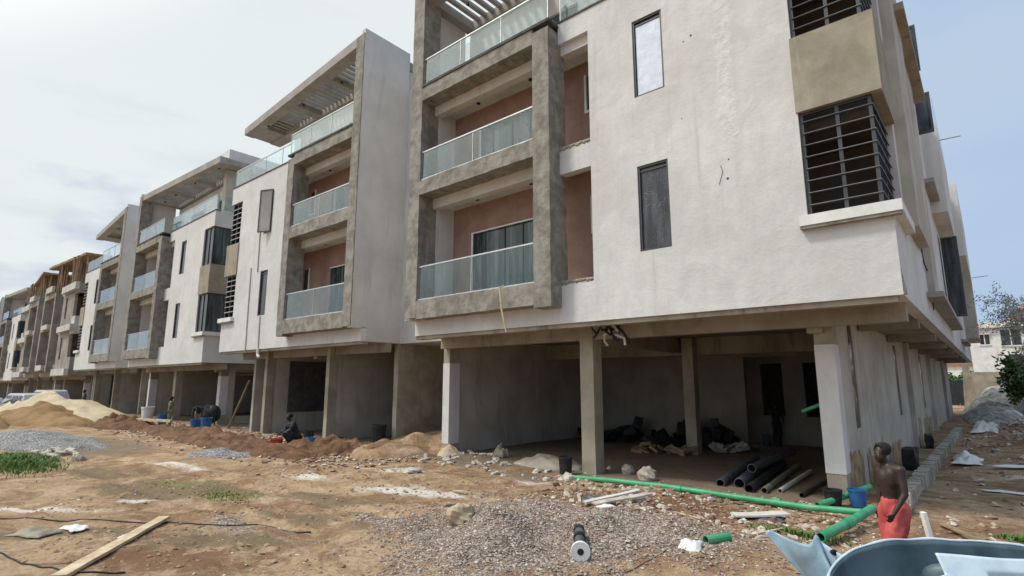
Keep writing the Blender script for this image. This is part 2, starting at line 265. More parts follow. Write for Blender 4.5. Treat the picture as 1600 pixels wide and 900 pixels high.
# ------------------------------------------------------------------ mesh helpers
class MB:
    def __init__(s): s.v = []; s.f = []
    def add(s, vs, fs):
        o = len(s.v); s.v += [tuple(v) for v in vs]; s.f += [tuple(i + o for i in f) for f in fs]; return s
    def box(s, x0, x1, y0, y1, z0, z1, mtx=None):
        if x0 > x1: x0, x1 = x1, x0
        vs = [Vector((x, y, z)) for z in (z0, z1) for x, y in ((x0, y0), (x1, y0), (x1, y1), (x0, y1))]
        if mtx: vs = [mtx @ v for v in vs]
        return s.add(vs, [(3, 2, 1, 0), (4, 5, 6, 7), (0, 1, 5, 4), (1, 2, 6, 5), (2, 3, 7, 6), (3, 0, 4, 7)])
    def prism(s, pts, z0, z1):
        n = len(pts); vs = [(x, y, z0) for x, y in pts] + [(x, y, z1) for x, y in pts]
        return s.add(vs, [tuple(range(n - 1, -1, -1)), tuple(range(n, 2 * n))] + [(i, (i + 1) % n, n + (i + 1) % n, n + i) for i in range(n)])
    def tube(s, pts, r, n=10, cap=True, hollow=0):
        pts = [Vector(p) for p in pts]; rs = r if isinstance(r, (list, tuple)) else [r] * len(pts)
        rings = []
        for i, p in enumerate(pts):
            d = (pts[min(i + 1, len(pts) - 1)] - pts[max(i - 1, 0)]).normalized()
            a = Vector((0, 0, 1)) if abs(d.z) < 0.9 else Vector((1, 0, 0))
            x = d.cross(a).normalized(); y = d.cross(x)
            rings.append([p + (x * math.cos(2 * math.pi * k / n) + y * math.sin(2 * math.pi * k / n)) * rs[i] for k in range(n)])
        vs = [v for g in rings for v in g]; m_ = len(pts)
        fs = [(i * n + k, i * n + (k + 1) % n, (i + 1) * n + (k + 1) % n, (i + 1) * n + k) for i in range(m_ - 1) for k in range(n)]
        if cap: fs += [tuple(range(n - 1, -1, -1)), tuple(range((m_ - 1) * n, m_ * n))]
        return s.add(vs, fs)
    def ball(s, c, r, n=10, m=7, rough=0.0, seed=0, flat=None):
        c = Vector(c); r = Vector(r) if not isinstance(r, (int, float)) else Vector((r, r, r)); vs = []; rd = random.Random(seed)
        off = Vector((rd.random() * 99, rd.random() * 99, rd.random() * 99))
        for j in range(m + 1):
            th = math.pi * j / m
            for i in range(n):
                d = Vector((math.sin(th) * math.cos(2 * math.pi * i / n), math.sin(th) * math.sin(2 * math.pi * i / n), math.cos(th)))
                k = 1 + (rough * noise.noise(d * 1.7 + off) * 2 if rough else 0)
                v = Vector((d.x * r.x * k, d.y * r.y * k, d.z * r.z * k))
                vs.append(c + v)
        fs = [(j * n + i, (j + 1) * n + i, (j + 1) * n + (i + 1) % n, j * n + (i + 1) % n) for j in range(m) for i in range(n)]
        return s.add(vs, fs)
    def build(s, name, mt, parent=None, smooth=False, rough=0, cell=0.3, label=None, weld=False, auto=False):
        me = bpy.data.meshes.new(name); me.from_pydata(s.v, [], s.f)
        if rough or weld:
            bm = bmesh.new(); bm.from_mesh(me)
            if weld: bmesh.ops.remove_doubles(bm, verts=bm.verts, dist=1e-4)
            if rough:
                for _ in range(6):
                    es = [e for e in bm.edges if e.calc_length() > cell * 1.6]
                    if not es or len(bm.faces) > 20000: break
                    bmesh.ops.subdivide_edges(bm, edges=es, cuts=1, use_grid_fill=True)
                for v in bm.verts:
                    v.co += noise.noise_vector(v.co * 2.1 + Vector((3, 1, 7))) * rough + noise.noise_vector(v.co * 7.0) * rough * 0.5
            bm.to_mesh(me); bm.free()
        me.validate(); me.update()
        if smooth: me.polygons.foreach_set('use_smooth', [True] * len(me.polygons))
        me.materials.append(MAT[mt] if isinstance(mt, str) else mt)
        o = bpy.data.objects.new(name, me); col.objects.link(o)
        if parent: o.parent = parent
        if label: o['label'] = label
        return o
def tag(o, label, cat, group=None, kind=None):
    if kind: o['kind'] = kind
    if label: o['label'] = label
    if cat: o['category'] = cat
    if group: o['group'] = group
    return o
def thing(name, label, cat, loc=(0, 0, 0), rot=0, group=None):
    o = bpy.data.objects.new(name, None); col.objects.link(o); o.location = loc; o.rotation_euler = (0, 0, rot)
    o.empty_display_size = 0.2
    return tag(o, label, cat, group)
WARP = True
def smoothstep(a, b, x):
    t = max(0, min(1, (x - a) / (b - a))); return t * t * (3 - 2 * t)
def ell(x, y, cx, cy, rx, ry, ang=0):
    if WARP: x += 0.8 * noise.noise(Vector((x * .5, y * .5, 11))) + .3 * noise.noise(Vector((x * 1.9, y * 1.9, 5))); y += 0.5 * noise.noise(Vector((x * .6, y * .6, 17))) + .25 * noise.noise(Vector((x * 2.2, y * 2.2, 8)))
    ca, sa = math.cos(ang), math.sin(ang); dx, dy = x - cx, y - cy
    u = (dx * ca + dy * sa) / rx; v = (-dx * sa + dy * ca) / ry
    return max(0.0, 1 - math.sqrt(u * u + v * v))

# ------------------------------------------------------------------ ground sheet
def gh(x, y):
    n = noise.noise(Vector((x * 0.25, y * 0.25, 0))) * 0.12 + noise.noise(Vector((x * 0.9, y * 0.9, 3))) * 0.07 + noise.noise(Vector((x * 2.6, y * 2.6, 9))) * 0.035
    k = 1.0
    if y > 12.8 and -50 < x < -2.6: k = 0.35
    h = n * k
    h += (0.22 + .30 * noise.noise(Vector((x * .9, y * .9, 31)))) * min(1, 2 * ell(x, y, -5.6, 8.0, 3.6, 2.6))                       # gravel spread
    h += 0.75 * smoothstep(13.2, 17.5, y) * smoothstep(-18.6, -18.2, x) * smoothstep(-15.4, -15.8, x)   # ramp in the gap
    h -= 0.10 * ell(x, y, -15.5, 4.8, 3.5, 1.5)
    for off in (-.85, .85):
        t_ = y - (5.6 + off + .16 * (x + 14) + .5 * math.sin(x * .22))
        if -26 < x < -8: h -= .055 * math.exp(-(t_ / .17) ** 2) * (1 + .35 * math.sin(x * 21)) - .03 * math.exp(-((abs(t_) - .32) / .1) ** 2)
    h += 0.35 * smoothstep(-1.0, 3.0, x) * smoothstep(12, 30, y)
    h += 0.3 * smoothstep(45, 70, y) * smoothstep(-3, -1, x)
    return h
def axis(segs):
    o = []
    for a, b, st in segs:
        n = max(1, int(round((b - a) / st))); o += [a + (b - a) * i / n for i in range(n)]
    o.append(segs[-1][1]); return o
xs = axis([(-3000, -1000, 500), (-1000, -200, 100), (-200, -100, 20), (-100, -42, 2), (-42, -18, 0.4), (-18, 1.5, 0.12), (1.5, 12, 0.5), (12, 60, 6), (60, 300, 40), (300, 3000, 400)])
ys = axis([(-2500, -300, 400), (-300, -20, 40), (-20, 1, 2.0), (1, 15, 0.12), (15, 60, 0.6), (60, 150, 6), (150, 600, 50), (600, 3000, 400)])
vs_, at = [], {k: [] for k in ('powder', 'mud', 'gravel', 'red', 'dusty', 'moss')}
for y in ys:
    for x in xs:
        vs_.append((x, y, gh(x, y) if abs(x) < 150 and -20 < y < 200 else 0))
        at['powder'].append(max(1.25 * ell(x, y, -10.6, 8.6, 3.4, 0.9, 0.35), 1.1 * ell(x, y, -14.2, 7.9, 2.6, 0.7, 0.3), 1.1 * ell(x, y, -13.0, 10.0, 2.4, .8, .5),
                                1.3 * ell(x, y, -15.3, 2.2, 3.2, 0.55, 0.75), 1.0 * ell(x, y, -19, 6.2, 5, .8, .25), 1.0 * ell(x, y, -14.4, 4.4, 2.2, 0.6, 0.5),
                                0.9 * ell(x, y, -6.9, 6.6, 1.1, .8, .6), 0.95 * ell(x, y, 1.4, 24, 3.0, 2.0), 1.1 * ell(x, y, .6, 20, 1.6, 1.0, .3), 1.1 * ell(x, y, 1.0, 47, 4, 7), 0.9 * ell(x, y, 0.4, 15.8, 1.8, .6),
                                1.0 * ell(x, y, -9, 11.6, 2.6, .7, .1)))
        at['mud'].append(max(1.2 * ell(x, y, -11.5, 7.0, 4.5, .8, .3), 1.1 * ell(x, y, -19.5, 4.4, 4.5, 1.0, .3), 1.1 * ell(x, y, -9.6, 3.9, 2.4, .7, .8), 1.0 * ell(x, y, 1.2, 13.5, 2, 1.2), 1.3 * ell(x, y, -15.0, 5.2, 4.2, 1.5, 0.45), 1.0 * ell(x, y, -10.0, 5.6, 2.6, 0.9, .5), 1.1 * ell(x, y, -12.0, 2.6, 4, .8, .6), .9 * ell(x, y, -7.6, 10.2, 2.8, .8, .3), 1.0 * ell(x, y, 0.8, 18, 1.8, 2)))
        at['moss'].append(max(1.1 * ell(x, y, -13.4, 5.6, 1.5, .6, .5), ell(x, y, -16.2, 5.4, 2, .6, .4)))
        at['gravel'].append(max(1.7 * ell(x, y, -5.6, 7.4, 3.3, 2.2, 0.55), 0.9 * ell(x, y, -8.3, 6.0, 1.6, .9), .85 * ell(x, y, -10.3, 4.2, 1.3, .7)))
        r = 0.0
        if x > -60 and x < -14: r = max(0, 1 - abs(y - 10.7) / 1.7) * smoothstep(-15.5, -18, x) * 1.2
        at['red'].append(max(r, 1.2 * ell(x, y, -5.0, 11.0, 3.4, 1.5), .9 * ell(x, y, .5, 12, 1.6, 3), .8 * ell(x, y, .7, 32, 2.5, 8), .9 * ell(x, y, -9.0, 3.0, 2.6, 1.2, .7)))
        at['dusty'].append(max(0.9 if (13.0 < y < 60 and x < -2.6) else 0, 1.2 * ell(x, y, -13.0, 12.6, 2.8, 1.2), 1.2 * ell(x, y, -28, 6, 7, 3.4), .85 * ell(x, y, -9.6, 12.3, 2.5, 1.2)))
nx = len(xs); fs_ = [(j * nx + i, j * nx + i + 1, (j + 1) * nx + i + 1, (j + 1) * nx + i) for j in range(len(ys) - 1) for i in range(nx - 1)]
me = bpy.data.meshes.new('ground'); me.from_pydata(vs_, [], fs_); me.update()
for k, v in at.items():
    a = me.attributes.new(k, 'FLOAT', 'POINT'); a.data.foreach_set('value', v)
me.polygons.foreach_set('use_smooth', [True] * len(me.polygons)); me.materials.append(MAT['ground'])
ground = bpy.data.objects.new('ground', me); col.objects.link(ground); tag(ground, 'bare sandy building site ground with mud and cement dust', None, kind='structure')

# ------------------------------------------------------------------ apartment blocks
def wallgrid(mb, s, u0, u1, z0, z1, v0, v1, holes, axis_='u'):
    """wall slab with rectangular holes, all in local (u, v, z); axis_ 'v' makes a side wall (u0,u1 are then v)"""
    us = sorted({u0, u1, *[min(max(h[i], u0), u1) for h in holes for i in (0, 1)]}); zs = sorted({z0, z1, *[min(max(h[i], z0), z1) for h in holes for i in (2, 3)]})
    for i in range(len(us) - 1):
        run = None
        for j in range(len(zs) - 1):
            cu, cz = (us[i] + us[i + 1]) / 2, (zs[j] + zs[j + 1]) / 2
            solid = not any(h[0] < cu < h[1] and h[2] < cz < h[3] for h in holes)
            if solid:
                if run is None: run = zs[j]
            if (not solid or j == len(zs) - 2) and run is not None:
                top = zs[j] if not solid else zs[j + 1]
                if axis_ == 'u': mb.box(s * us[i], s * us[i + 1], v0, v1, run, top)
                else: mb.box(s * v0, s * v1, us[i], us[i + 1], run, top)
                run = None
    return mb

def block(label, s, ox, oy, oz, rot=0, raw=False, near=False, detail=True, gapwall=False, curtain=False):
    root = thing('apartment_block', label, 'building', (ox, oy, oz), R(rot), 'terraced blocks along the site road')
    W = 'plaster' if not raw else 'raw'; FR = 'concrete' if not raw else 'raw'
    D = 46.0 if near else 13.0
    def P(name, mb, mt, par=None, **k): return mb.build(name, mt, par or root, **k)
    def bx(mb, u0, u1, v0, v1, z0, z1): return mb.box(s * u0, s * u1, v0, v1, z0, z1)
    rd = random.Random(int(abs(ox) * 10))
    # ---- front wall
    slot = [(6.3, 7.35, 5.28, 8.40), (6.3, 7.35, 9.22, 12.52)]
    wins = [(8.75, 9.60, 9.90, 12.12), (8.74, 9.58, 5.74, 7.99)]
    bay = [(12.55, 14.05, 5.88, 12.25)]
    wall = wallgrid(MB(), s, 6.3, 14.0, 4.1, 13.2, 0, 0.25, slot + wins + bay)
    bx(wall, -.03, 6.3, 0.004, 0.25, 4.1, 4.66)
    P('front_wall', wall, W)
    if near:   # torn plaster lip under the lower and the upper slot
        for zz in (5.30, 9.24):
            lip = MB()
            for k in range(9): lip.ball((s * (6.35 + k * 0.115), -0.004, zz - 0.05 - 0.045 * rd.random()), (0.075, 0.02, 0.05), 8, 5, 0.4, k)
            P('torn_render', lip, 'tan', smooth=True)
    if near:
        for uu, zz, r_ in ((10.95, 12.05, .045), (10.35, 11.0, .03), (10.15, 10.92, .02), (11.05, 7.55, .02), (11.0, 7.1, .03), (12.2, 11.9, .02), (10.0, 8.9, .015)):
            h_ = MB(); h_.tube([(s * uu, -.003, zz), (s * uu, .01, zz)], r_, 8); P('wall_hole', h_, 'coping')
        h_ = MB(); h_.tube([(s * 10.8, -.004, 7.0), (s * 10.9, -.004, 7.3), (s * 10.86, -.004, 7.45)], .006, 4); P('wall_crack', h_, 'coping')
    # ---- side walls
    side = MB()
    sh = [(0.25, 1.95, 5.88, 12.25)]
    if near: sh += [(5.2, 5.75, 5.9, 9.6), (16, 17.3, 5.2, 8.6)]
    wallgrid(side, s, 0.25, D, 4.1, 13.2, 13.75, 14.0, sh, 'v')
    P('side_wall', side, W if not raw else 'raw')
    pw = MB(); bx(pw, -0.03, 0.25, -0.46, 1.95, 4.60, 17.3 if not raw else 13.2); bx(pw, -0.03, 0.25, 0.25, 1.95, 4.1, 4.6); bx(pw, -0.03, 0.25, 1.95, D if not near else 12, 4.1, 13.2)
    P('party_wall', pw, 'finwall' if not raw else 'raw')
    back = MB(); bx(back, 0.25, 13.75, D - 0.25, D, 4.1, 13.2); P('back_wall', back, W)
    # ---- slabs
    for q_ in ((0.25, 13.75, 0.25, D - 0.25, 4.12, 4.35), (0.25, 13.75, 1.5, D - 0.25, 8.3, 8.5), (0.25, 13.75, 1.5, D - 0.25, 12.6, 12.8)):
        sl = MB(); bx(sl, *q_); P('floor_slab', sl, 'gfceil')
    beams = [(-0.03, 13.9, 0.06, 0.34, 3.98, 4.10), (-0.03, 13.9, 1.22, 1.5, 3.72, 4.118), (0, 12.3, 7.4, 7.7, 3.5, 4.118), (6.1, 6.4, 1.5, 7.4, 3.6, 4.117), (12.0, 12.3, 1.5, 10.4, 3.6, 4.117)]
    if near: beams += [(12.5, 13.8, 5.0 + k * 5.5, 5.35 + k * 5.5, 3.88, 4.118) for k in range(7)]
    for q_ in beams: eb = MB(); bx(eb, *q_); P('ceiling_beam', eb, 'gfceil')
    # ---- concrete frame
    fr = MB()
    bx(fr, 0, 0.6, -0.5, 0.3, 4.66, 17.05 if not raw else 13.6); bx(fr, 5.7, 6.3, -0.5, 0.3, 4.54, 12.9)
    for z0, z1 in ((4.62, 5.24), (8.98, 9.52), (12.55, 13.05)): bx(fr, 0.6, 5.7, -0.497, 0.12, z0, z1)
    P('concrete_frame', fr, FR, rough=0.018, cell=0.3, weld=False)
    for z0, z1 in ((8.62, 8.98), (12.2, 12.55)):
        bm_ = MB(); bx(bm_, 0.6, 7.35, 0.13, 0.42, z0, z1); P('lintel_beam', bm_, 'soffit' if not raw else 'raw')
    # ---- balcony recess
    rc = MB(); bx(rc, 7.36, 7.6, 0.26, 1.15, 5.0, 12.55); P('recess_wall', rc, 'plaster' if not raw else 'raw')
    rc = MB(); bx(rc, 0.25, 0.62, 0.302, 1.15, 5.0, 12.55); P('recess_wall', rc, 'plaster' if not raw else 'raw')
    for z0, z1 in ((5.0, 5.235), (8.8, 9.21), (12.42, 12.59)):
        ce = MB(); bx(ce, 0.6, 7.36, 0.125, 1.16, z0, z1); P('balcony_slab', ce, 'soffit')
    bw = wallgrid(MB(), s, 0.25, 8.0, 5.0, 12.6, 1.16, 1.4, [(1.65, 4.7, 5.24, 7.72), (6.68, 7.3, 6.9, 7.95), (2.0, 5.0, 9.5, 11.6), (6.55, 7.1, 10.75, 11.9)])
    P('recess_back_wall', bw, 'terra' if not raw else 'raw')
    if not raw:
        for z0, z1 in ((5.24, 7.72), (9.5, 11.6)):
            d0 = 1.65 if z0 < 6 else 2.0
            d = MB(); bx(d, d0 - .07, d0, 1.12, 1.2, z0, z1 + .05); bx(d, d0, d0 + 3.05, 1.12, 1.2, z1, z1 + .05)
            f = P('sliding_door', d, 'whitepaint')
            g = MB(); bx(g, d0, d0 + 3.05, 1.22, 1.24, z0, z1); P('pane', g, 'glass_teal', f)
            g = MB()
            for uu in (d0, d0 + .5, d0 + 1.4, d0 + 2.2, d0 + 2.94): bx(g, uu, uu + 0.06, 1.19, 1.218, z0, z1)
            P('frame', g, 'alu', f)
        for u0, u1, z0, z1 in ((6.68, 7.3, 6.9, 7.95), (6.55, 7.1, 10.75, 11.9)):
            d = MB(); bx(d, u0 - .07, u0, 1.1, 1.17, z0 - .07, z1 + .05); bx(d, u0, u1, 1.1, 1.17, z0 - .07, z0)
            f = P('window', d, 'whitepaint'); g = MB(); bx(g, u0, u1, 1.22, 1.24, z0, z1); P('pane', g, 'glass_dark', f)
        if detail:
            for z_ in (8.79, 12.41):
                for uu in (2.2, 4.6):
                    d = MB(); d.tube([(s * uu, 0.78, z_), (s * uu, 0.78, z_ - 0.03)], 0.07, 12); P('downlight', d, 'black')
    # ---- balustrades
    if not raw:
        def rail(u0, u1, v, z0, z1, nseg, hand=True):
            h = MB()
            if hand: bx(h, u0, u1, v - 0.025, v + 0.025, z1, z1 + 0.045)
            bx(h, u0, u1, v - 0.03, v + 0.03, z0 - 0.001, z0 + 0.05)
            for k in range(nseg + 1):
                uu = u0 + (u1 - u0) * k / nseg; bx(h, uu - 0.012, uu + 0.012, v - 0.012, v + 0.012, z0 + .05, z1)
            f = P('balcony_railing', h, 'steel')
            for k in range(nseg):
                a = u0 + (u1 - u0) * k / nseg + 0.02; b = u0 + (u1 - u0) * (k + 1) / nseg - 0.02
                g = MB(); bx(g, a, b, v - 0.006, v + 0.006, z0 + 0.051, z1 - 0.001); P('glass_pane', g, 'rail', f)
        rail(0.62, 5.69, -0.42, 5.24, 6.38, 2)
        rail(0.62, 5.69, -0.42, 9.52, 10.55, 2)
        rail(0.61, 6.25, -0.42, 13.16, 14.15, 3)
        rail(6.35, 13.9, 0.08, 13.28, 14.2, 4)
        h = MB(); bx(h, 13.87, 13.93, 0.12, 8, 13.28, 13.32); f = P('balcony_railing', h, 'steel')
        g = MB(); bx(g, 13.89, 13.91, 0.14, 8, 13.321, 14.2); P('glass_pane', g, 'rail', f)
        for z0, z1 in ((8.05, 8.05),): pass
        cp = MB(); bx(cp, 0.6, 6.33, -0.53, 0.3, 13.06, 13.15); bx(cp, 6.33, 14.03, -0.03, 0.3, 13.203, 13.26)
        P('coping', cp, 'coping')
    else:
        for z0, z1 in ((4.1, 4.75), (8.5, 9.1), (12.6, 13.3)):
            lb = MB(); bx(lb, 8.0, 14.05, -0.35, -0.002, z0, z1); P('sunlit_band', lb, 'raw_sunlit')
            lb = MB(); bx(lb, 2.0, 5.2, -0.75, -0.51, z0 + .6, z1 + .5); P('balcony_kerb', lb, 'raw_sunlit')
        for k in range(40):
            uu = 0.4 + rd.random() * 12.6; v = -.1 + rd.random() * 1.9
            if k >= 40: break
            d = MB(); d.tube([(s * uu, v, 12.81), (s * (uu + rd.uniform(-.4, .4)), v + rd.uniform(-.2, .2), 16.3)], 0.085, 6); P('timber_prop', d, 'bamboo')
    # ---- windows
    def window(u0, u1, z0, z1, pane, v=0.08, film=False):
        f = MB(); t = 0.055
        bx(f, u0, u0 + t, v - 0.05, v + 0.05, z0, z1); bx(f, u1 - t, u1, v - 0.05, v + 0.05, z0, z1)
        bx(f, u0 + t, u1 - t, v - 0.05, v + 0.05, z0, z0 + t); bx(f, u0 + t, u1 - t, v - 0.05, v + 0.05, z1 - t, z1)
        bx(f, u0 + t, u1 - t, v - 0.03, v + 0.03, z1 - 0.16, z1 - 0.12)
        wd = P('window', f, 'alu')
        g = MB(); bx(g, u0 + t, u1 - t, v, v + 0.02, z0 + t, z1 - t)
        pn = P('pane', g, pane, wd)
        if film:
            q_ = MB(); bx(q_, u0 + t + .02, u1 - t - .01, v - 0.012, v - 0.006, z0 + t, z1 - 0.17); P('protective_film', q_, 'film', wd, label='white protective film')
        return wd
    if not raw:
        if s > 0 or not detail:
            window(*wins[0], 'glass_dark', film=near); window(*wins[1], 'glass_speckled' if near else 'glass_dark')
        else:
            window(*wins[1], 'glass_dark')
            # casement standing open
            f = MB(); a = R(-38); mt = Matrix.Translation((s * wins[0][0], -0.02, 0)) @ Matrix.Rotation(-a * 0.6, 4, 'Z')
            t = .055; w_ = .85; z0, z1 = wins[0][2:]
            X = lambda mb, u0, u1, v0, v1, z0_, z1_: mb.box(s * u0, s * u1, v0, v1, z0_, z1_, mt)
            X(f, 0, t, -.05, 0, z0, z1); X(f, w_ - t, w_, -.05, 0, z0, z1); X(f, t, w_ - t, -.05, 0, z0, z0 + t); X(f, t, w_ - t, -.05, 0, z1 - t, z1)
            wd = P('window', f, 'alu', label='casement standing open'); g = MB(); X(g, t, w_ - t, -.03, -.015, z0 + t, z1 - t); P('pane', g, 'canopy', wd)
    # ---- bay: tan panel, grille windows, sill
    tp = MB(); bx(tp, 12.52, 14.06, -0.05, 0.3, 8.17, 9.9); bx(tp, 13.75, 14.058, 0.3, 1.95, 8.17, 9.9)
    P('bay_panel', tp, 'tan' if not raw else 'raw_sunlit', rough=0.006, cell=.5)
    if not raw:
        for z0, z1 in ((5.88, 8.17), (9.9, 12.25)):
            f = MB(); v = 0.10
            for a, b in ((12.55, 12.63), (13.22, 13.29), (13.80, 13.86)): bx(f, a, b, v - 0.04, v + 0.04, z0, z1)
            bx(f, 12.55, 13.86, v - 0.038, v + 0.038, z0 + .001, z0 + .06); bx(f, 12.55, 13.86, v - 0.038, v + 0.038, z1 - .06, z1 - .001)
            for a, b in ((0.95, 1.0), (1.88, 1.95)): bx(f, 13.79, 13.87, a, b, z0, z1)
            bx(f, 13.792, 13.868, 0.142, 1.88, z0 + .001, z0 + .06); bx(f, 13.792, 13.868, 0.142, 1.88, z1 - .06, z1 - .001)
            wd = P('bay_window', f, 'alu')
            if s > 0 and near:
                for k in range(8):
                    g = MB(); zz = z0 + 0.24 + k * 0.262; g.tube([(s * 12.6, v - .05, zz), (s * 13.88, v - .05, zz), (s * 13.9, 1.9, zz)], 0.017, 6); P('grille_bar', g, 'alu', wd)
                g = MB(); bx(g, 13.80, 13.815, 0.15, 1.85, z0 + .05, z1 - .05); P('pane', g, 'glass_dusty', wd)
            else:
                if curtain or s > 0:
                    g = MB(); bx(g, 12.63, 13.86, v, v + .02, z0 + .05, z1 - .05); P('pane', g, 'glass_dark', wd)
                    g = MB(); bx(g, 13.83, 13.85, 0.13, 1.9, z0 + .05, z1 - .05); P('pane', g, 'glass_teal', wd)
                else:
                    g = MB(); bx(g, 13.83, 13.85, 0.13, 1.9, z0 + .05, z1 - .05); P('pane', g, 'glass_dusty', wd)
                    for k in range(7):
                        g = MB(); zz = z0 + 0.3 + k * 0.28; bx(g, 12.6, 13.86, v - .07, v - .05, zz, zz + .05); P('grille_bar', g, 'canopy', wd)
        sill = MB(); bx(sill, 12.42, 14.16, -0.16, 0.24, 5.66, 5.875); bx(sill, 13.7, 14.159, 0.24, 2.1, 5.66, 5.875)
        P('window_sill', sill, 'whitepaint')
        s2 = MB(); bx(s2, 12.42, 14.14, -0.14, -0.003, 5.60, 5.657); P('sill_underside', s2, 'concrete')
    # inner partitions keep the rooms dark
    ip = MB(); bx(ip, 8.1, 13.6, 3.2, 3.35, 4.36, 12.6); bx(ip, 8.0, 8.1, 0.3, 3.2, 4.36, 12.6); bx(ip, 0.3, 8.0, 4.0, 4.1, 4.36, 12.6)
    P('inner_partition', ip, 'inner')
    # ---- penthouse and canopy
    ph = wallgrid(MB(), s, 0.26, 11.5, 13.2, 16.62, 2.2, 2.4, [(3.0, 5.6, 13.2, 15.6), (8.2, 9.8, 13.2, 15.6)])
    bx(ph, 11.3, 11.5, 2.4, 9, 13.2, 16.62); bx(ph, 0.26, 11.3, 8.8, 9, 13.2, 16.62)
    P('penthouse_wall', ph, 'plaster' if not raw else 'raw')
    rs_ = MB(); bx(rs_, 0.25, 13.75, 0.3, D - .3, 12.95, 13.12); P('roof_deck', rs_, 'soffit')
    if not raw:
        g = MB(); bx(g, 3.0, 5.6, 2.3, 2.33, 13.2, 15.6); bx(g, 8.2, 9.8, 2.3, 2.33, 13.2, 15.6); P('penthouse_glazing', g, 'glass_teal')
    cn = MB(); zt, zb = (17.1, 16.68) if not raw else (16.55, 16.3)
    def fv(u): return -0.5 + 0.85 * (u / 12.9)      # the front edge runs slightly askew
    U1 = 12.9 if s > 0 else 14.3
    def quad(u0, u1, va0, va1, vb0, vb1, z0, z1):
        pts = [(s * u0, va0), (s * u1, va1), (s * u1, vb1), (s * u0, vb0)]
        if s < 0: pts.reverse()
        cn.prism(pts, z0, z1)
    quad(0.0, U1, fv(0.), fv(U1), fv(0.) + 0.55, fv(U1) + .55, zb, zt)
    quad(0.25, U1, 1.98, 1.98, 2.6, 2.6, zb + .001, zt - .001)
    bars = []
    u = 0.62
    groups = [(0.62, 3.6), (4.2, 7.4), (8.0, 10.6)] if s > 0 else [(0.62, 3.9), (4.6, 8.1), (8.8, 12.2)]
    prev = 0.0
    for a, b in groups:
        bars.append((prev, a)); uu = a
        while uu < b: bars.append((uu + .24, uu + .40)); uu += 0.40
        prev = bars[-1][1]
    bars.append((prev, U1))
    for a, b in bars:
        if raw and a > 0: continue
        quad(a, b, fv(a) + .55, fv(b) + .55, 1.98, 1.98, (zb + .04) if b - a > .3 else zt - .16, zt - .02)
    if raw: quad(0.3, U1, fv(.3) + .55, fv(U1) + .55, 1.98, 1.98, zb + .04, zt - .02)
    quad(0.26, 11.5, 2.6, 2.6, 9.2, 9.2, zb + .002, zt - .002)
    P('roof_canopy', cn, 'canopy' if not raw else 'bamboo', rough=0 if not raw else .05, cell=.8)
    if not raw:
        pb = MB(); bx(pb, 11.0, 12.85, .9, 4.5, zt, zt + .65); P('roof_parapet', pb, 'plaster')
        ep = MB(); bx(ep, 11.51, 12.0, 1.2, 2.7, 13.2, zb); P('end_pier', ep, 'plaster_grey') if s > 0 else None
        if detail:
            for uu in (1.6, 3.9, 7.7, 11.8):
                d = MB(); d.tube([(s * uu, .75, zb + .039), (s * uu, .75, zb - .05)], 0.06, 10); P('spotlight', d, 'black')
    # ---- ground floor
    gz0 = -0.4
    cw = lambda mb, u0, u1, v0, v1, z0=gz0, z1=4.1: bx(mb, u0, u1, v0, v1, z0 - oz, z1)
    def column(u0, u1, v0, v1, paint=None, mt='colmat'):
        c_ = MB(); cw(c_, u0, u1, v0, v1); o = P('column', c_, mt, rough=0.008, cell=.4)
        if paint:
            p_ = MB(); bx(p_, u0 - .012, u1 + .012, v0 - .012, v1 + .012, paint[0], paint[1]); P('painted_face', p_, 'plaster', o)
    if s > 0:
        column(6.05, 6.5, 1.2, 1.65); column(6.6, 7.0, 7.0, 7.4)
        column(12.08, 12.46, 1.75, 2.2, (0.55 - oz, 3.35))
        column(-0.16, 0.16, 1.5, 2.0, (0.35 - oz, 3.2))
        gw = MB(); cw(gw, -0.13, 0.12, 2.0, 10.5); P('garage_wall', gw, 'plaster_grey')
        gw = wallgrid(MB(), s, -0.35, 12.3, gz0 - oz, 4.11, 10.5, 10.7, [(7.6, 12.21, -1, 3.5)] if near else [(7.5, 8.6, 0, 3.0)])
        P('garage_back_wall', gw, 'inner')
        hs = [(3.55, 4.15, 1.4, 4.0), (11.9, 12.6, 1.35, 3.85), (21, 22, 1.3, 3.8)] if near else [(2.6, 4.3, .9, 3.75)]
        gs = wallgrid(MB(), s, 2.2, D - 2, gz0 - oz, 4.11, 12.22, 12.45, hs, 'v')
        P('ground_side_wall', gs, 'plaster_grey')
        if near:
            for vv in (15.0, 25, 36): column(12.4, 12.62, vv, vv + .45, mt='plaster_grey')
            for h_ in hs: q_ = MB(); q_.box(s * 12.41, s * 12.43, h_[0], h_[1], h_[2], h_[3]); P('dark_slot_pane', q_, 'glass_dark')  # dark panes added flush so the wall openings look shaded inside
            for (a, b, zt_) in ((2.21, 3.9, 1.15), (4.5, 7.2, 1.05), (9.0, 11.0, .8), (15.5, 18.5, 1.2), (20, 24, 1.1)):
                n_ = 12; ms = MB()
                pts = [(a + (b - a) * i / n_, zt_ * (0.75 + 0.35 * noise.noise(Vector((i * .7, a, 2))))) for i in range(n_ + 1)]
                vs2 = [(s * 12.462, v, gz0) for v, _ in pts] + [(s * 12.462, v, z) for v, z in pts] + [(s * 12.44, v, z) for v, z in pts]
                k = n_ + 1
                ms.add(vs2, [(i, i + 1, k + i + 1, k + i) for i in range(n_)] + [(k + i, k + i + 1, 2 * k + i + 1, 2 * k + i) for i in range(n_)]); P('bare_render_patch', ms, 'ochre')
            fb = wallgrid(MB(), s, 6.5, 12.3, gz0 - oz, 4.11, 12.4, 12.6, [(7.65, 8.5, 1.15, 3.3), (9.3, 12.0, 1.15, 3.3)]); P('rear_partition', fb, 'inner')
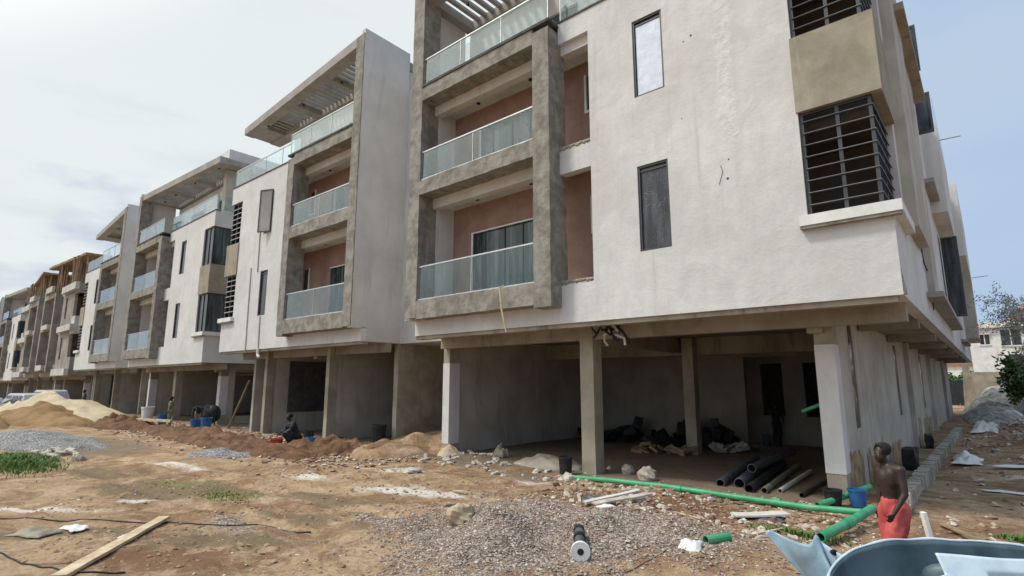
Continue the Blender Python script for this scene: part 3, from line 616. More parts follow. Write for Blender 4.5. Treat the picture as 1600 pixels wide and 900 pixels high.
            fb = wallgrid(MB(), s, 4, 12.3, gz0 - oz, 4.11, 17.4, 17.6, [(7.15, 7.3, 1.3, 2.9), (7.42, 7.62, 1.3, 2.9)]); P('far_partition', fb, 'coping')
    else:
        for uu in (0.0, 4.0, 10.2):
            cv = 1.9 if uu == 0 else 1.0
            column(uu, uu + .28, cv, cv + .45, None)
            gw = MB(); cw(gw, uu + .02, uu + .26, cv + .45, 10.5)
            P('garage_wall', gw, 'mudwall' if uu == 0 else 'plaster_grey')
        gw = MB(); bx(gw, 10.16, 10.215, 2.2, 5.2, 1.0, 3.6); P('recess_shade', gw, 'coping')  # dark panel on the wall face, its colour standing in for a recess's shade
        gs = wallgrid(MB(), s, 1.3, D - 2, gz0 - oz, 4.11, 12.22, 12.45, [(2.6, 4.3, .9, 3.75)], 'v'); P('ground_side_wall', gs, 'plaster_grey')
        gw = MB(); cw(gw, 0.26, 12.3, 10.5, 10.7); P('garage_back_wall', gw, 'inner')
    if gapwall:      # stair core set back beside the fin
        gp = MB(); bx(gp, -3.35, -0.03, 1.95, 2.2, 4.1, 15.5); bx(gp, -3.35, -0.03, 2.2, 9, 4.12, 4.4); bx(gp, -3.4, 2.2, 6.3, 9.5, 13.2, 20.4 if near or gapwall == 2 else 19)
        P('stair_core', gp, W)
        gp = MB(); cw(gp, -3.0, -0.03, 7.5, 7.7); P('stair_back_wall', gp, 'mudwall')
    if near:
        # rear rooms and the right-hand elevation
        h = MB()
        h.box(14.0, 14.36, 5.6, 17.8, 4.70, 4.84); P('window_hood', h, 'canopy')
        h = MB(); h.box(14.0, 14.30, 27, 32.5, 4.74, 4.88); P('window_hood', h, 'canopy')
        h = MB(); h.box(14.0, 14.3, 11.2, 21.6, 9.45, 9.6); P('window_hood', h, 'canopy')
        h = MB(); h.box(14.0, 14.42, 3.5, 9.6, 11.75, 11.95); P('window_hood', h, 'gfceil')
        h = MB(); h.box(14.0, 14.22, 2.4, 5.0, 5.9, 13.2); h.box(14.0, 14.16, 6.4, 8.2, 4.9, 13.0); P('wall_pilaster', h, 'plaster_grey')
        h = MB(); h.box(14.0, 14.5, 14, 21, 9.0, 12.7); h.box(14.0, 14.75, 24, 36, 9.0, 13.0); P('projecting_bay', h, 'plaster')
        h = MB(); h.box(14.0, 14.7, 38, 45, 5.6, 13.0); P('projecting_bay', h, 'plaster_grey')
        for (v0, z0, z1, w_) in ((7.6, 11.95, 13.5, .42), (11.6, 11.4, 12.95, .45), (16.9, 5.2, 8.6, .55)):
            f = MB(); f.box(14.04, 14.04 + w_, v0, v0 + .05, z0, z0 + .08); f.box(14.04, 14.04 + w_, v0, v0 + .05, z1 - .08, z1)
            f.box(14.04, 14.11, v0, v0 + .05, z0 + .08, z1 - .08); f.box(13.97 + w_, 14.04 + w_, v0, v0 + .05, z0 + .08, z1 - .08)
            wd = P('open_casement', f, 'alu'); g = MB(); g.box(14.11, 13.97 + w_, v0 + .02, v0 + .03, z0 + .08, z1 - .08); P('pane', g, 'glass_dusty', wd)
        g = MB(); g.box(14.46, 14.5, 14.05, 21, 12.72, 13.7); P('glass_pane', g, 'rail')
        g = MB(); g.box(13.9, 13.94, 5.25, 5.7, 5.95, 9.55); P('slot_glazing', g, 'black')
        for pts in (((14.0, 16, 12.6), (15.2, 16.2, 12.65)), ((14.2, 34, 9.2), (15.6, 34, 9.3))):
            g = MB(); g.tube(pts, 0.02, 6); P('steel_bar', g, 'concrete')
        g = MB(); g.tube([(14.03, 5.5, 6.0 + 0.0), (14.04, 5.5, 5.6), (14.04, 6.4, 5.55), (14.05, 6.9, 5.2), (14.04, 7.0, 4.5)], 0.018, 6); P('loose_cable', g, 'black')
        g = MB(); g.tube([(13.98, .05, 4.6), (14.03, .03, 4.1)], .03, 6); P('pipe_stub', g, 'concrete')
    if s < 0 and not raw and detail:
        for uu, z0, z1 in ((10.6, 4.0, 8.3), (9.9, 8.0, 12.0), (9.1, 3.9, 5.7)):
            g = MB(); g.tube([(s * uu, -.02, z0), (s * (uu + .1), -.02, z1)], 0.035, 6); P('conduit', g, 'plaster_grey')
        g = MB(); g.tube([(s * 9.1, -.02, 4.15), (s * 9.1, -.03, 3.85), (s * 8.95, -.03, 3.7)], 0.07, 8); P('waste_pipe', g, 'whitepaint')
    return root

PX = 33.15
b1 = block('white four storey block nearest the camera, with the grilled corner window and long side elevation', 1, -15.05, 12.2, 0, near=True)
b2 = block('second block from the right, with open casement and slatted canopy against the sky', -.9, -18.4, 12.2, 0, rot=1.5, gapwall=2)
b3 = block('third block from the right, whose dark curtain glass corner window faces the gap beside it', 1, -15.05 - PX, 12.2, -0.45, curtain=True)
b4 = block('fourth block from the right, white with a tall grey fin beside the bare concrete block', -.9, -18.4 - PX, 12.2, -0.45, rot=1.0, gapwall=1, detail=False)
b5 = block('unfinished bare concrete block with timber props under its roof, directly beside the white fourth block', 1, -15.05 - 2 * PX, 12.2, -0.9, raw=True, detail=False)
b6 = block('farther of the two unfinished bare concrete blocks with timber props', -.9, -18.4 - 2 * PX, 12.2, -0.9, raw=True, detail=False)
b7 = block('white block beyond the two bare concrete ones, second from the left end', 1, -15.05 - 3 * PX, 12.2, -1.3, detail=False)
b8 = block('last white block at the far left end of the row', -.9, -18.4 - 3 * PX, 12.2, -1.3, detail=False)
#NEXT
# ------------------------------------------------------------------ loose stones and heaps
WARP_SAVE = WARP
def gz(x, y): return gh(x, y)
rnd = random.Random(7)
def pebble(mb, x, y, z, r, rd):
    n = 5; a0 = rd.random() * 6.3; vs = [(x, y, z + r * rd.uniform(.45, .8))]
    for k in range(n):
        a = a0 + 2 * math.pi * k / n; q = r * rd.uniform(.7, 1.25); vs.append((x + q * math.cos(a), y + q * math.sin(a), z + r * rd.uniform(-.1, .35)))
    vs.append((x, y, z - r * .6))
    mb.add(vs, [(0, 1 + k, 1 + (k + 1) % n) for k in range(n)] + [(n + 1, 1 + (k + 1) % n, 1 + k) for k in range(n)])
mb = MB(); cnt = 0
for _ in range(90000):
    x = rnd.uniform(-9.6, -2.2); y = rnd.uniform(4.6, 10.6)
    e = ell(x, y, -5.6, 7.5, 3.6, 2.5, 0.55) + .25 * noise.noise(Vector((x * 1.3, y * 1.3, 4)))
    if rnd.random() > e * 2.2: continue
    pebble(mb, x, y, gz(x, y), rnd.choice((.008, .011, .014, .018, .03)) * rnd.uniform(.8, 1.2), rnd); cnt += 1
    if cnt > 27000: break
tag(mb.build('gravel', 'gravel'), 'crushed reddish grey gravel spread in the foreground', 'gravel', kind='stuff')
mb = MB(); cl = MB()
for _ in range(3600):
    x = rnd.uniform(-17, 2.5); y = rnd.uniform(1.6, 13.5)
    if rnd.random() > .35 + noise.noise(Vector((x * .8, y * .8, 20))) * 1.2: continue
    pebble(mb, x, y, gz(x, y), rnd.choice((.012, .018, .025, .04)) * rnd.uniform(.7, 1.2), rnd)
for _ in range(6000):
    x = rnd.uniform(-17, -1); y = rnd.uniform(1.6, 12.5)
    if noise.noise(Vector((x * .5, y * .9, 50))) < -.05: continue
    pebble(cl, x, y, gz(x, y), rnd.choice((.012, .018, .028, .045)) * rnd.uniform(.7, 1.2), rnd)
tag(cl.build('soil_clods', 'clod'), 'small brown soil clods over the foreground earth', 'soil', kind='stuff')
for _ in range(1500):
    x = rnd.uniform(-8.5, -1.5); y = rnd.uniform(9.5, 13.2)
    pebble(mb, x, y, gz(x, y), rnd.choice((.02, .03, .045, .06)) * rnd.uniform(.7, 1.2), rnd)
for _ in range(2500):
    x = rnd.uniform(-38, -14); y = rnd.gauss(10.8, 1.2)
    pebble(mb, x, y, gz(x, y) + .02, rnd.choice((.04, .06, .09)) * rnd.uniform(.7, 1.2), rnd)
for _ in range(900):
    x = rnd.uniform(-1.4, 4); y = rnd.uniform(11, 60)
    pebble(mb, x, y, gz(x, y), rnd.choice((.03, .05, .09)) * rnd.uniform(.7, 1.3) * (1 + y / 60), rnd)
tag(mb.build('pebbles', 'pebble'), 'scattered pebbles and soil crumbs over the site', 'pebbles', kind='stuff')

def heap(name, label, cx, cy, rx, ry, h, mt, ang=0, seed=0, sharp=1.0, lump=.18, n=44, cat='heap', group=None, base=None):
    mb = MB(); ca, sa = math.cos(ang), math.sin(ang); vs = []
    for j in range(n + 1):
        for i in range(n + 1):
            u = -1.05 + 2.1 * i / n; v = -1.05 + 2.1 * j / n; d = math.sqrt(u * u + v * v)
            x = u * rx * ca - v * ry * sa; y = u * rx * sa + v * ry * ca
            d2 = d + .16 * noise.noise(Vector((u * 1.7, v * 1.7, seed)))
            k = max(0, 1 - d2); prof = (k ** sharp)
            z = h * prof * (1 + lump * 2 * noise.noise(Vector((u * 3 * rx / max(ry, 1), v * 3, seed + 5)))) + h * .35 * lump * min(1, k * 4) * noise.noise(Vector((x * 2.2, y * 2.2, seed))) + (.05 * noise.noise(Vector((x * 1.5, y * 1.5, seed))) if k > 0 else 0)
            g = (base if base is not None else gz(cx + x, cy + y))
            z = g + z + .02 if k > 0 else g - .15
            vs.append((x, y, z))
    fs = [(j * (n + 1) + i, j * (n + 1) + i + 1, (j + 1) * (n + 1) + i + 1, (j + 1) * (n + 1) + i) for j in range(n) for i in range(n)]
    mb.add(vs, fs); o = mb.build(name, mt, smooth=True); o.location = (cx, cy, 0); return tag(o, label, cat, group)
heap('sand_heap', 'tall ochre sand heap at the left edge of the site', -47.0, 3.7, 6.2, 2.1, 1.35, 'sand', .1, 1)
heap('sand_heap', 'broad sand heap between the grey gravel and the blocks', -46.0, 7.2, 5.8, 2.1, 1.2, 'sand', .25, 2, .8)
heap('sand_heap', 'pale sand heap, highest and farthest of the sand heaps', -50.0, 8.6, 8.5, 3.0, 1.75, 'sandpale', .2, 3, .7)
heap('gravel_heap', 'low heap of grey crushed stone at the left, in front of the sand', -31.0, 4.6, 4.8, 2.0, .5, 'greygravel', .2, 4, .8)
heap('earth_mound', 'long low mound of dug red earth before the second block', -27.0, 10.0, 9.5, 1.3, .42, 'redearth', -.02, 6, .6, .5)
heap('earth_mound', 'red earth mound to the right of the crouching worker', -18.6, 11.4, 3.2, 1.0, .5, 'redearth', .1, 7, .6, .5)
heap('earth_mound', 'red earth mound at the far left end of the dug trench', -38.0, 9.6, 3.6, 1.2, .6, 'redearth', .1, 17, .7, .5)
heap('earth_mound', 'brown earth ramp leading up to the gap between two blocks', -16.6, 13.2, 1.9, 2.6, .55, 'ground', .1, 8, .6, .4)
heap('cement_heap', 'small cone of grey cement left of the first pillar', -14.6, 13.5, .55, .5, .36, 'sandpale', 0, 9, 1.0, .2)
heap('cement_heap', 'flat grey cement heap behind the black drum at the front pillar', -10.6, 14.0, 1.2, .8, .30, 'gfceil', 0, 10, .8, .3)
heap('gravel_heap', 'small patch of grey stone chips in the middle distance', -21.0, 8.4, 1.5, .7, .22, 'greygravel', .3, 12, .8)
heap('rubble_heap', 'grey white rubble heap against the far compound wall', .6, 64, 2.8, 8, 1.6, 'greyrubble', 0, 13, .9, .5)
heap('rubble_heap', 'low rubble bank beside the far end of the near block', -.4, 52, 1.6, 9, .8, 'greyrubble', 0, 14, .7, .6)
heap('rubble_heap', 'rounded pile of white rubble and sheeting by the bush', 2.3, 54, 1.5, 3.5, 1.1, 'greyrubble', 0, 15, .6, .4)

def rock(name, label, x, y, r, mt='stone', seed=0, sink=.35, cat='rock', group=None, rough=.5, n=9):
    mb = MB(); r = r if isinstance(r, tuple) else (r, r * .85, r * .65)
    mb.ball((0, 0, 0), r, n, 9, rough * .42, seed)
    o = mb.build(name, mt); o.location = (x, y, gz(x, y) + r[2] * (1 - sink) - .01); o.rotation_euler = (0, 0, seed * 1.3); return tag(o, label, cat, group)
rock('boulder', 'pale lumpy boulder half buried in the foreground gravel', -7.15, 6.9, (.24, .2, .2), 'sandpale', seed=3, n=14)
rock('boulder', 'brown boulder on the garage floor right of the front pillar', -7.05, 13.5, (.23, .2, .2), seed=5, n=14)
rock('boulder', 'smaller stone beside the front pillar inside the garage', -7.95, 14.1, (.18, .15, .16), seed=6, n=12)
rock('boulder', 'whitish stone in front of the long green pipe', -5.95, 10.9, (.17, .15, .12), 'blockrubble', seed=8, n=12)
rock('boulder', 'pale stone at the foot of the front pillar near the pipe end', -8.5, 12.0, (.17, .15, .14), 'blockrubble', seed=9, n=12)
rock('boulder', 'pinkish stone lying on the red trench bank', -16.5, 11.2, (.3, .22, .18), seed=10, n=12)
rock('boulder', 'white lump lying alone beyond the cement dust', -12.3, 10.0, (.3, .2, .1), 'blockrubble', seed=11, n=12)
proto = None
def rubble(label, pts, sz, mt, seed0):
    mb = MB()
    for i, (x, y) in enumerate(pts):
        q = sz * rnd.uniform(.3, 1.3) ; k = MB(); k.ball((0, 0, 0), (q, q * rnd.uniform(.5, .9), q * rnd.uniform(.35, .6)), 7, 5, .35, seed0 + i)
        M4 = Matrix.Translation((x, y, gz(x, y) + q * .2)) @ Euler((rnd.uniform(-.4, .4), rnd.uniform(-.4, .4), rnd.random() * 6)).to_matrix().to_4x4()
        mb.add([M4 @ Vector(v) for v in k.v], k.f)
    tag(mb.build('rubble', mt), label, 'rubble', kind='stuff')
def chips(label, group, pts, sz, mt, seed0):
    base = None
    for i, (x, y) in enumerate(pts):
        q = sz * rnd.uniform(.6, 1.3)
        mb = MB(); mb.ball((0, 0, 0), (q, q * rnd.uniform(.5, .9), q * rnd.uniform(.35, .6)), 7, 5, .4, seed0 + i)
        o = mb.build('rubble_chunk', mt); o.location = (x, y, gz(x, y) + q * .2); o.rotation_euler = (rnd.uniform(-.4, .4), rnd.uniform(-.4, .4), rnd.random() * 6); tag(o, label, 'rubble', group)
rubble('broken masonry chunk in the scatter between gravel and green pipe', [(rnd.uniform(-7.8, -2.4), rnd.uniform(9.6, 12.1)) for _ in range(95)], .085, 'blockrubble', 40)
rubble('brown clod in the scatter between gravel and green pipe', [(rnd.uniform(-8.6, -2.4), rnd.uniform(9.2, 12.3)) for _ in range(150)], .09, 'clod', 240)
rubble('stone on the dug trench bank of the left blocks', [(rnd.uniform(-37, -16), rnd.gauss(10.6, .8)) for _ in range(110)], .15, 'clod', 440)
rubble('pale rubble piece on the ground right of the near block', [(rnd.uniform(-1.0, 3.2), rnd.uniform(19, 58)) for _ in range(60)], .16, 'blockrubble', 640)
rubble('rubble piece near the pillars of the near garage', [(rnd.uniform(-15, -8.8), rnd.uniform(11.6, 14.6)) for _ in range(110)], .11, 'blockrubble', 840)
chips('broken block lying before the grey stone heap at the left', 'broken blocks at the left', [(rnd.uniform(-26.5, -23), rnd.uniform(4.0, 5.2)) for _ in range(16)], .2, 'blockrubble', 940)
chips('white rubble block piled below the compound wall at the right', 'white blocks on the far rubble heaps', [(rnd.uniform(-.6, 2.6), rnd.uniform(50, 60)) for _ in range(26)], .5, 'whitepaint', 1040)

# ------------------------------------------------------------------ pipes, timber and drums
def pipe(name, label, pts, r, mt, cat='pipe', group=None, n=14, wall=.15):
    """hollow pipe: outer and inner skin with ring ends"""
    pts = [Vector(p) for p in pts]; mb = MB(); rings = []
    for rr in (r, r * (1 - wall)):
        for i, p in enumerate(pts):
            d = (pts[min(i + 1, len(pts) - 1)] - pts[max(i - 1, 0)]).normalized(); a = Vector((0, 0, 1)) if abs(d.z) < .9 else Vector((1, 0, 0))
            x = d.cross(a).normalized(); y = d.cross(x); rings.append([p + (x * math.cos(2 * math.pi * k / n) + y * math.sin(2 * math.pi * k / n)) * rr for k in range(n)])
    m_ = len(pts); vs = [v for g in rings for v in g]; fs = []
    for i in range(m_ - 1):
        for k in range(n):
            fs.append((i * n + k, i * n + (k + 1) % n, (i + 1) * n + (k + 1) % n, (i + 1) * n + k)); b = m_ * n
            fs.append((b + i * n + k, b + (i + 1) * n + k, b + (i + 1) * n + (k + 1) % n, b + i * n + (k + 1) % n))
    for e in (0, m_ - 1):
        for k in range(n): fs.append((e * n + k, m_ * n + e * n + k, m_ * n + e * n + (k + 1) % n, e * n + (k + 1) % n))
    mb.add(vs, fs); o = mb.build(name, mt, smooth=False); return tag(o, label, cat, group)
lp = pipe('green_pipe', 'long green pipe running along the front of the near garage', [(-8.75, 12.5, .02), (-7.5, 12.42, .09), (-6, 12.38, .12), (-4.4, 12.36, .10), (-3, 12.28, .10), (-2.05, 12.2, .16)], .06, 'green')
for x in (-5.7, -3.6):
    c_ = MB(); c_.tube([(x - .08, 12.37, .11), (x + .08, 12.37, .11)], .074, 14); c_.build('coupling', 'green', lp)
bp = pipe('green_pipe', 'bright green pipe sloping towards the blue plastic shell', [(-2.3, 10.0, .12), (-2.1, 11.2, .16), (-1.93, 12.3, .22)], .075, 'green')
c_ = MB(); c_.tube([(-2.13, 11.0, .155), (-2.09, 11.25, .165)], .088, 14); c_.build('coupling', 'green', bp)
pipe('green_pipe', 'green pipe ends pointing back past the corner pillar', [(-2.9, 12.6, .10), (-2.55, 13.4, .2), (-2.22, 14.2, .32)], .06, 'green')
pipe('green_pipe', 'short green pipe offcut lying on the bare earth', [(-3.52, 8.5, gz(-3.5, 8.5) + .05), (-3.33, 8.92, gz(-3.3, 8.9) + .06)], .07, 'green')
pipe('green_pipe', 'pale green pipe sticking out behind the corner pillar', [(-3.62, 15.1, 1.80), (-2.95, 14.95, 2.08)], .045, 'green')
g0 = gz(-4.9, 7.1)
bpi = thing('soil_pipe_fitting', 'dark soil pipe piece with a white flanged end standing out of the gravel', 'pipe fitting')
def tp(name, pts, r, mt, n=16): mb = MB(); mb.tube(pts, r, n); return mb.build(name, mt, bpi, smooth=False)
A = Vector((-4.95, 7.25, g0 + .22)); Bv = Vector((-4.35, 6.4, g0 + .17)); dv = (Bv - A).normalized()
tp('pipe_body', [A, A + dv * .55, A + dv * .56, A + dv * .8], [.075, .075, .062, .062], 'bluegrey')
tp('collar', [A + dv * .30, A + dv * .42], .09, 'black'); tp('socket', [A - dv * .04, A + dv * .08], .085, 'black')
tp('white_flange', [A + dv * .78, A + dv * .86, A + dv * .90, A + dv * .91], [.06, .13, .135, .128], 'whitepaint', 24)
tp('flange_hole', [A + dv * .905, A + dv * .913], .045, 'black')
for i, (a, b, r, mt, lb) in enumerate([((-5.25, 13.75, .10), (-6.0, 18.9, .12), .10, 'bluegrey', 'leftmost thick grey pipe on the garage floor'),
      ((-4.85, 13.9, .12), (-5.6, 19.4, .16), .13, 'bluegrey', 'thickest grey pipe in the garage pile'),
      ((-4.5, 13.5, .10), (-4.9, 17.8, .14), .10, 'black', 'black pipe lying across the front of the garage pile'),
      ((-4.2, 13.6, .08), (-4.6, 18.2, .10), .07, 'mudgreen', 'muddy green pipe in the garage pile'),
      ((-4.9, 15.0, .34), (-5.1, 19.6, .32), .11, 'bluegrey', 'grey pipe stacked on top of the garage pile'),
      ((-3.45, 13.7, .06), (-3.3, 16.6, .12), .05, 'black', 'thin dark pipe lying alone near the corner pillar'),
      ((-3.95, 13.9, .06), (-4.1, 17.4, .07), .055, 'soffit', 'dusty pale pipe right of the garage pile')]):
    pipe('pipe', lb, [a, b], r, mt, group=None)
def board(name, label, a, b, w, t, mt, cat='board', group=None, lift=.03, roll=0):
    a = Vector(a); b = Vector(b); d = (b - a); Lh = d.length; X = d.normalized(); Z = Vector((0, 0, 1)); Yv = Z.cross(X).normalized(); Z = X.cross(Yv)
    mt4 = Matrix(((X.x, Yv.x, Z.x, a.x), (X.y, Yv.y, Z.y, a.y), (X.z, Yv.z, Z.z, a.z), (0, 0, 0, 1))) @ Matrix.Rotation(roll, 4, 'X')
    mb = MB(); n = max(2, int(Lh / .15)); vs = []
    for i in range(n + 1):
        x = Lh * i / n; ww = w / 2 * (1 + .06 * noise.noise(Vector((x * 2, a.x, 0)))); tt = t
        for yy, zz in ((-ww, 0), (ww, 0), (ww * .97, tt), (-ww * .97, tt)): vs.append(mt4 @ Vector((x, yy, zz + .012 * noise.noise(Vector((x * 1.5, 3, a.y))))))
    fs = [(i * 4 + k, i * 4 + (k + 1) % 4, (i + 1) * 4 + (k + 1) % 4, (i + 1) * 4 + k) for i in range(n) for k in range(4)] + [(3, 2, 1, 0), (n * 4, n * 4 + 1, n * 4 + 2, n * 4 + 3)]
    mb.add(vs, fs); return tag(mb.build(name, mt), label, cat, group)
def G(x, y, dz=0): return (x, y, gz(x, y) + dz)
board('plank', 'long sun bleached plank lying on the earth at the lower left', G(-9.2, 1.85, .04), G(-11.78, 3.83, .05), .19, .045, 'wood')
board('plank', 'thin brown plank on the earth at the lower right', G(-.95, 12.6, .03), G(-.1, 11.1, .04), .09, .03, 'bamboo')
board('stake', 'short white wooden stake standing beside the blue shell', (-.92, 10.4, gz(-.9, 10.4)), (-1.0, 10.35, .62), .10, .05, 'whitepaint', 'stake')
board('plank', 'pale splintered plank in the debris beside the gravel, left one', G(-7.1, 10.4, .06), G(-6.25, 9.2, .12), .06, .03, 'wood')
board('plank', 'grey plank propped in the debris between gravel and green pipe', G(-6.35, 9.5, .08), G(-5.9, 10.9, .22), .14, .03, 'soffit')
board('plank', 'second grey plank leaning beside the propped one in the debris', G(-6.05, 9.4, .06), G(-5.55, 10.7, .26), .20, .03, 'blockrubble')
board('slab_fragment', 'flat grey board fragment lying near the corner pillar', G(-3.95, 10.9, .05), G(-3.2, 11.6, .12), .30, .03, 'soffit', 'board')
board('plank', 'pole lying on the trench bank at the left, near the sand', G(-37.5, 10.0, .35), G(-33, 10.6, .45), .18, .12, 'wood')
board('plank', 'timber leaning against a garage wall of the third block', (-32.4, 13.3, 0), (-31.6, 13.9, 2.6), .16, .06, 'bamboo')
for i in range(9):
    x, y = (-31.5 + i * .22 + rnd.uniform(-.1, .1), 5.2 + rnd.uniform(-.3, .3))
sk = thing('hanging_stick', 'pair of thin sticks dangling from the lower balcony of the near block', 'stick', (-10.3, 11.6, 4.9))
mb = MB(); mb.tube([(-.14, -.12, .33), (0, -.16, -.4), (.16, -.16, -1.0)], [.028, .03, .022], 6); mb.build('long_stick', 'wood', sk)
mb = MB(); mb.tube([(-.18, -.1, .30), (-.16, -.14, -.25)], .014, 6); mb.build('short_stick', 'bamboo', sk)
mb = MB(); mb.tube([(-.2, -.09, .30), (.05, -.12, .34)], .018, 6); mb.build('cross_tie', 'wood', sk)
cb = thing('cable_bundle', 'tangle of black and white conduits hanging under the slab by the front pillar', 'cables', (-7.7, 13.05, 3.9))
for i in range(12):
    mb = MB(); p = Vector((rnd.uniform(-.3, .3), rnd.uniform(-.15, .15), .18)); pts = [p]
    for k in range(4): p = p + Vector((rnd.uniform(-.22, .22), rnd.uniform(-.1, .1), rnd.uniform(-.22, .05))); pts.append(p)
    mb.tube(pts, .035, 7); mb.build('conduit', ('black', 'whitepaint', 'black')[i % 3], cb)
# drums, buckets, tubs
def bucket(name, label, x, y, r, h, mt, cat='bucket', handle=True, z=None, group=None):
    t = thing(name, label, cat, (x, y, (gz(x, y) if z is None else z) - .01), group=group); n = 20
    mb = MB(); prof = [(r * .8, 0), (r * .82, h * .05), (r, h), (r * 1.06, h), (r * 1.06, h * .93), (r * .99, h * .92)]
    prof = [(.001, 0), (r * .8, 0), (r * .98, h * .9), (r * 1.06, h * .9), (r * 1.06, h), (r * .93, h), (r * .74, h * .06), (.001, h * .06)]
    vs = [(a * math.cos(2 * math.pi * k / n), a * math.sin(2 * math.pi * k / n), b) for a, b in prof for k in range(n)]
    fs = [(i * n + k, i * n + (k + 1) % n, (i + 1) * n + (k + 1) % n, (i + 1) * n + k) for i in range(len(prof) - 1) for k in range(n)]
    mb.add(vs, fs); mb.build('body', mt, t)
    if handle:
        mb = MB(); mb.tube([(r * 1.07 * math.cos(a), .02, h * .9 - r * .9 * math.sin(a) * .5) for a in [math.pi * k / 10 for k in range(11)]], .008, 5); mb.build('handle', 'steel', t)
    return t
MAT['blueplastic'] = plain('blue_plastic', (0.02, 0.09, 0.24), (0.03, 0.14, 0.34), .4); MAT['redplastic'] = plain('red_plastic', (0.4, 0.03, 0.03), (0.5, 0.06, 0.05), .4)
bucket('drum', 'black drum standing left of the front pillar', -9.25, 12.95, .2, .5, 'black', 'drum', False)
bucket('drum', 'tall black drum at the mouth of the dark garage in the second block', -18.9, 13.6, .3, .85, 'black', 'drum', False)
bucket('bucket', 'red bucket in front of the crouching worker', -21.35, 10.6, .24, .4, 'redplastic')
bucket('bucket', 'blue bucket right of the crouching worker', -19.7, 11.2, .22, .5, 'blueplastic')
bucket('bucket', 'black bucket between the crouching worker and the blue bucket', -20.4, 11.4, .2, .65, 'black')
bucket('bucket', 'black bucket at the foot of the slim column in the second block', -19.6, 12.3, .2, .4, 'black')
bucket('bucket', 'blue drum nearest the pole between the third block garages', -30.8, 11.5, .26, .75, 'blueplastic', 'drum')
bucket('bucket', 'second blue drum, just left of the nearest blue drum', -31.9, 11.4, .26, .62, 'blueplastic', 'drum')
bucket('bucket', 'small blue drum beside the standing worker', -36.4, 11.2, .24, .7, 'blueplastic', 'drum')
bucket('bucket', 'white drum at the foot of the fourth block', -41.2, 11.8, .36, .95, 'whitepaint', 'drum')
bucket('tub', 'blue tub behind the shirtless man', -2.32, 13.35, .17, .34, 'blueplastic', 'tub', z=.05)
bucket('bucket', 'black bucket at the foot of the corner pillar', -2.72, 13.15, .17, .36, 'black')
def box(name, label, x, y, sx, sy, sz, mt, cat, rot=0, group=None):
    mb = MB(); mb.box(-sx / 2, sx / 2, -sy / 2, sy / 2, -.05, sz); o = mb.build(name, mt, rough=.06, cell=.12); o.location = (x, y, gz(x, y)); o.rotation_euler = (0, 0, rot); return tag(o, label, cat, group)
box('inspection_chamber', 'black chamber box against the side wall, nearest behind the man', -2.15, 17.2, .28, .35, .36, 'black', 'drain box', .1)
box('inspection_chamber', 'large black chamber box midway along the side wall', -2.1, 20.6, .3, .7, .62, 'black', 'drain box', -.1)
box('inspection_chamber', 'black chamber box farthest along the side wall', -2.15, 27.5, .25, .6, .5, 'black', 'drain box', .1)
kb = MB(); kx = lambda y: -1.62 + .004 * (y - 13)
for i in range(64):
    y = 12.9 + i * .36; x = kx(y) + rnd.uniform(-.02, .02); a = rnd.uniform(-.1, .1)
    kb.box(-.13, .13, -.06, .06, -.1, .28 + rnd.uniform(-.03, .03), Matrix.Translation((x, y, .02)) @ Matrix.Rotation(a, 4, 'Z') @ Matrix.Rotation(.12, 4, 'X'))
kb.box(-.09, .10, 12.8, 35.6, -.1, .10, Matrix.Translation((-1.6, 0, .0)))
tag(kb.build('kerb', 'dirtyblock'), 'row of ribbed concrete kerb pieces running along the side of the near block', 'kerb')
for x, y, a, L_, lb in ((-6.9, 11.3, .5, .9, 'broken lath lying nearest the front pillar'), (-4.9, 10.4, -.4, .7, 'broken lath lying below the middle of the green pipe'), (-3.2, 9.9, 1.2, .6, 'broken lath near the lower end of the bright green pipe'), (-9.8, 9.2, .2, .5, 'lath scrap beyond the gravel beside the cement dust'), (-15.6, 9.4, .3, 1.1, 'long lath scrap before the red trench bank')):
    board('lath', lb, G(x, y, .03), G(x + L_ * math.cos(a), y + L_ * math.sin(a), .05), .05, .02, 'wood')
# cloths, bags, cables
def cloth(name, label, x, y, sx, sy, h, mt, seed, cat, rot=0, group=None):
    mb = MB(); n = 16; vs = []
    for j in range(n + 1):
        for i in range(n + 1):
            u, v = i / n * 2 - 1, j / n * 2 - 1; e = 1 + .3 * noise.noise(Vector((u * 1.3, v * 1.3, seed)))
            X_, Y_ = u * sx * e, v * sy * e; d = max(abs(u), abs(v))
            vs.append((X_, Y_, gz(x, y) + .02 + max(0, h * .7 * (1 - d ** 2) * (0.5 + .7 * noise.noise(Vector((u * 2.0, v * 2.0, seed + 9))))) + .012 * noise.noise(Vector((u * 9, v * 9, seed)))))
    mb.add(vs, [(j * (n + 1) + i, j * (n + 1) + i + 1, (j + 1) * (n + 1) + i + 1, (j + 1) * (n + 1) + i) for j in range(n) for i in range(n)])
    o = mb.build(name, mt, smooth=True); o.location = (x, y, 0); o.rotation_euler = (0, 0, rot)
    m = o.modifiers.new('thick', 'SOLIDIFY'); m.thickness = .006; return tag(o, label, cat, group)
cloth('rag', 'crumpled black rag beyond the pale boulder', -8.5, 8.1, .26, .12, .12, 'black', 2, 'rag', .6)
cloth('paper_bag', 'torn tan cement bag on the sand at the lower left', -12.35, 2.1, .34, .2, .22, 'tan', 3, 'bag', .5)
cloth('paper_bag', 'scrap of whitish bag just right of the torn tan bag', -12.25, 2.6, .24, .14, .12, 'whitepaint', 4, 'bag', .2)
cloth('plastic_sheet', 'white plastic scrap in the lower foreground near the green offcut', -3.55, 8.0, .16, .26, .2, 'whitepaint', 5, 'plastic scrap', .3)
cloth('plastic_sheet', 'dark lumpy plastic with a white edge near the green pipe', -3.5, 11.3, .34, .22, .16, 'bluegrey', 6, 'plastic scrap', .3)
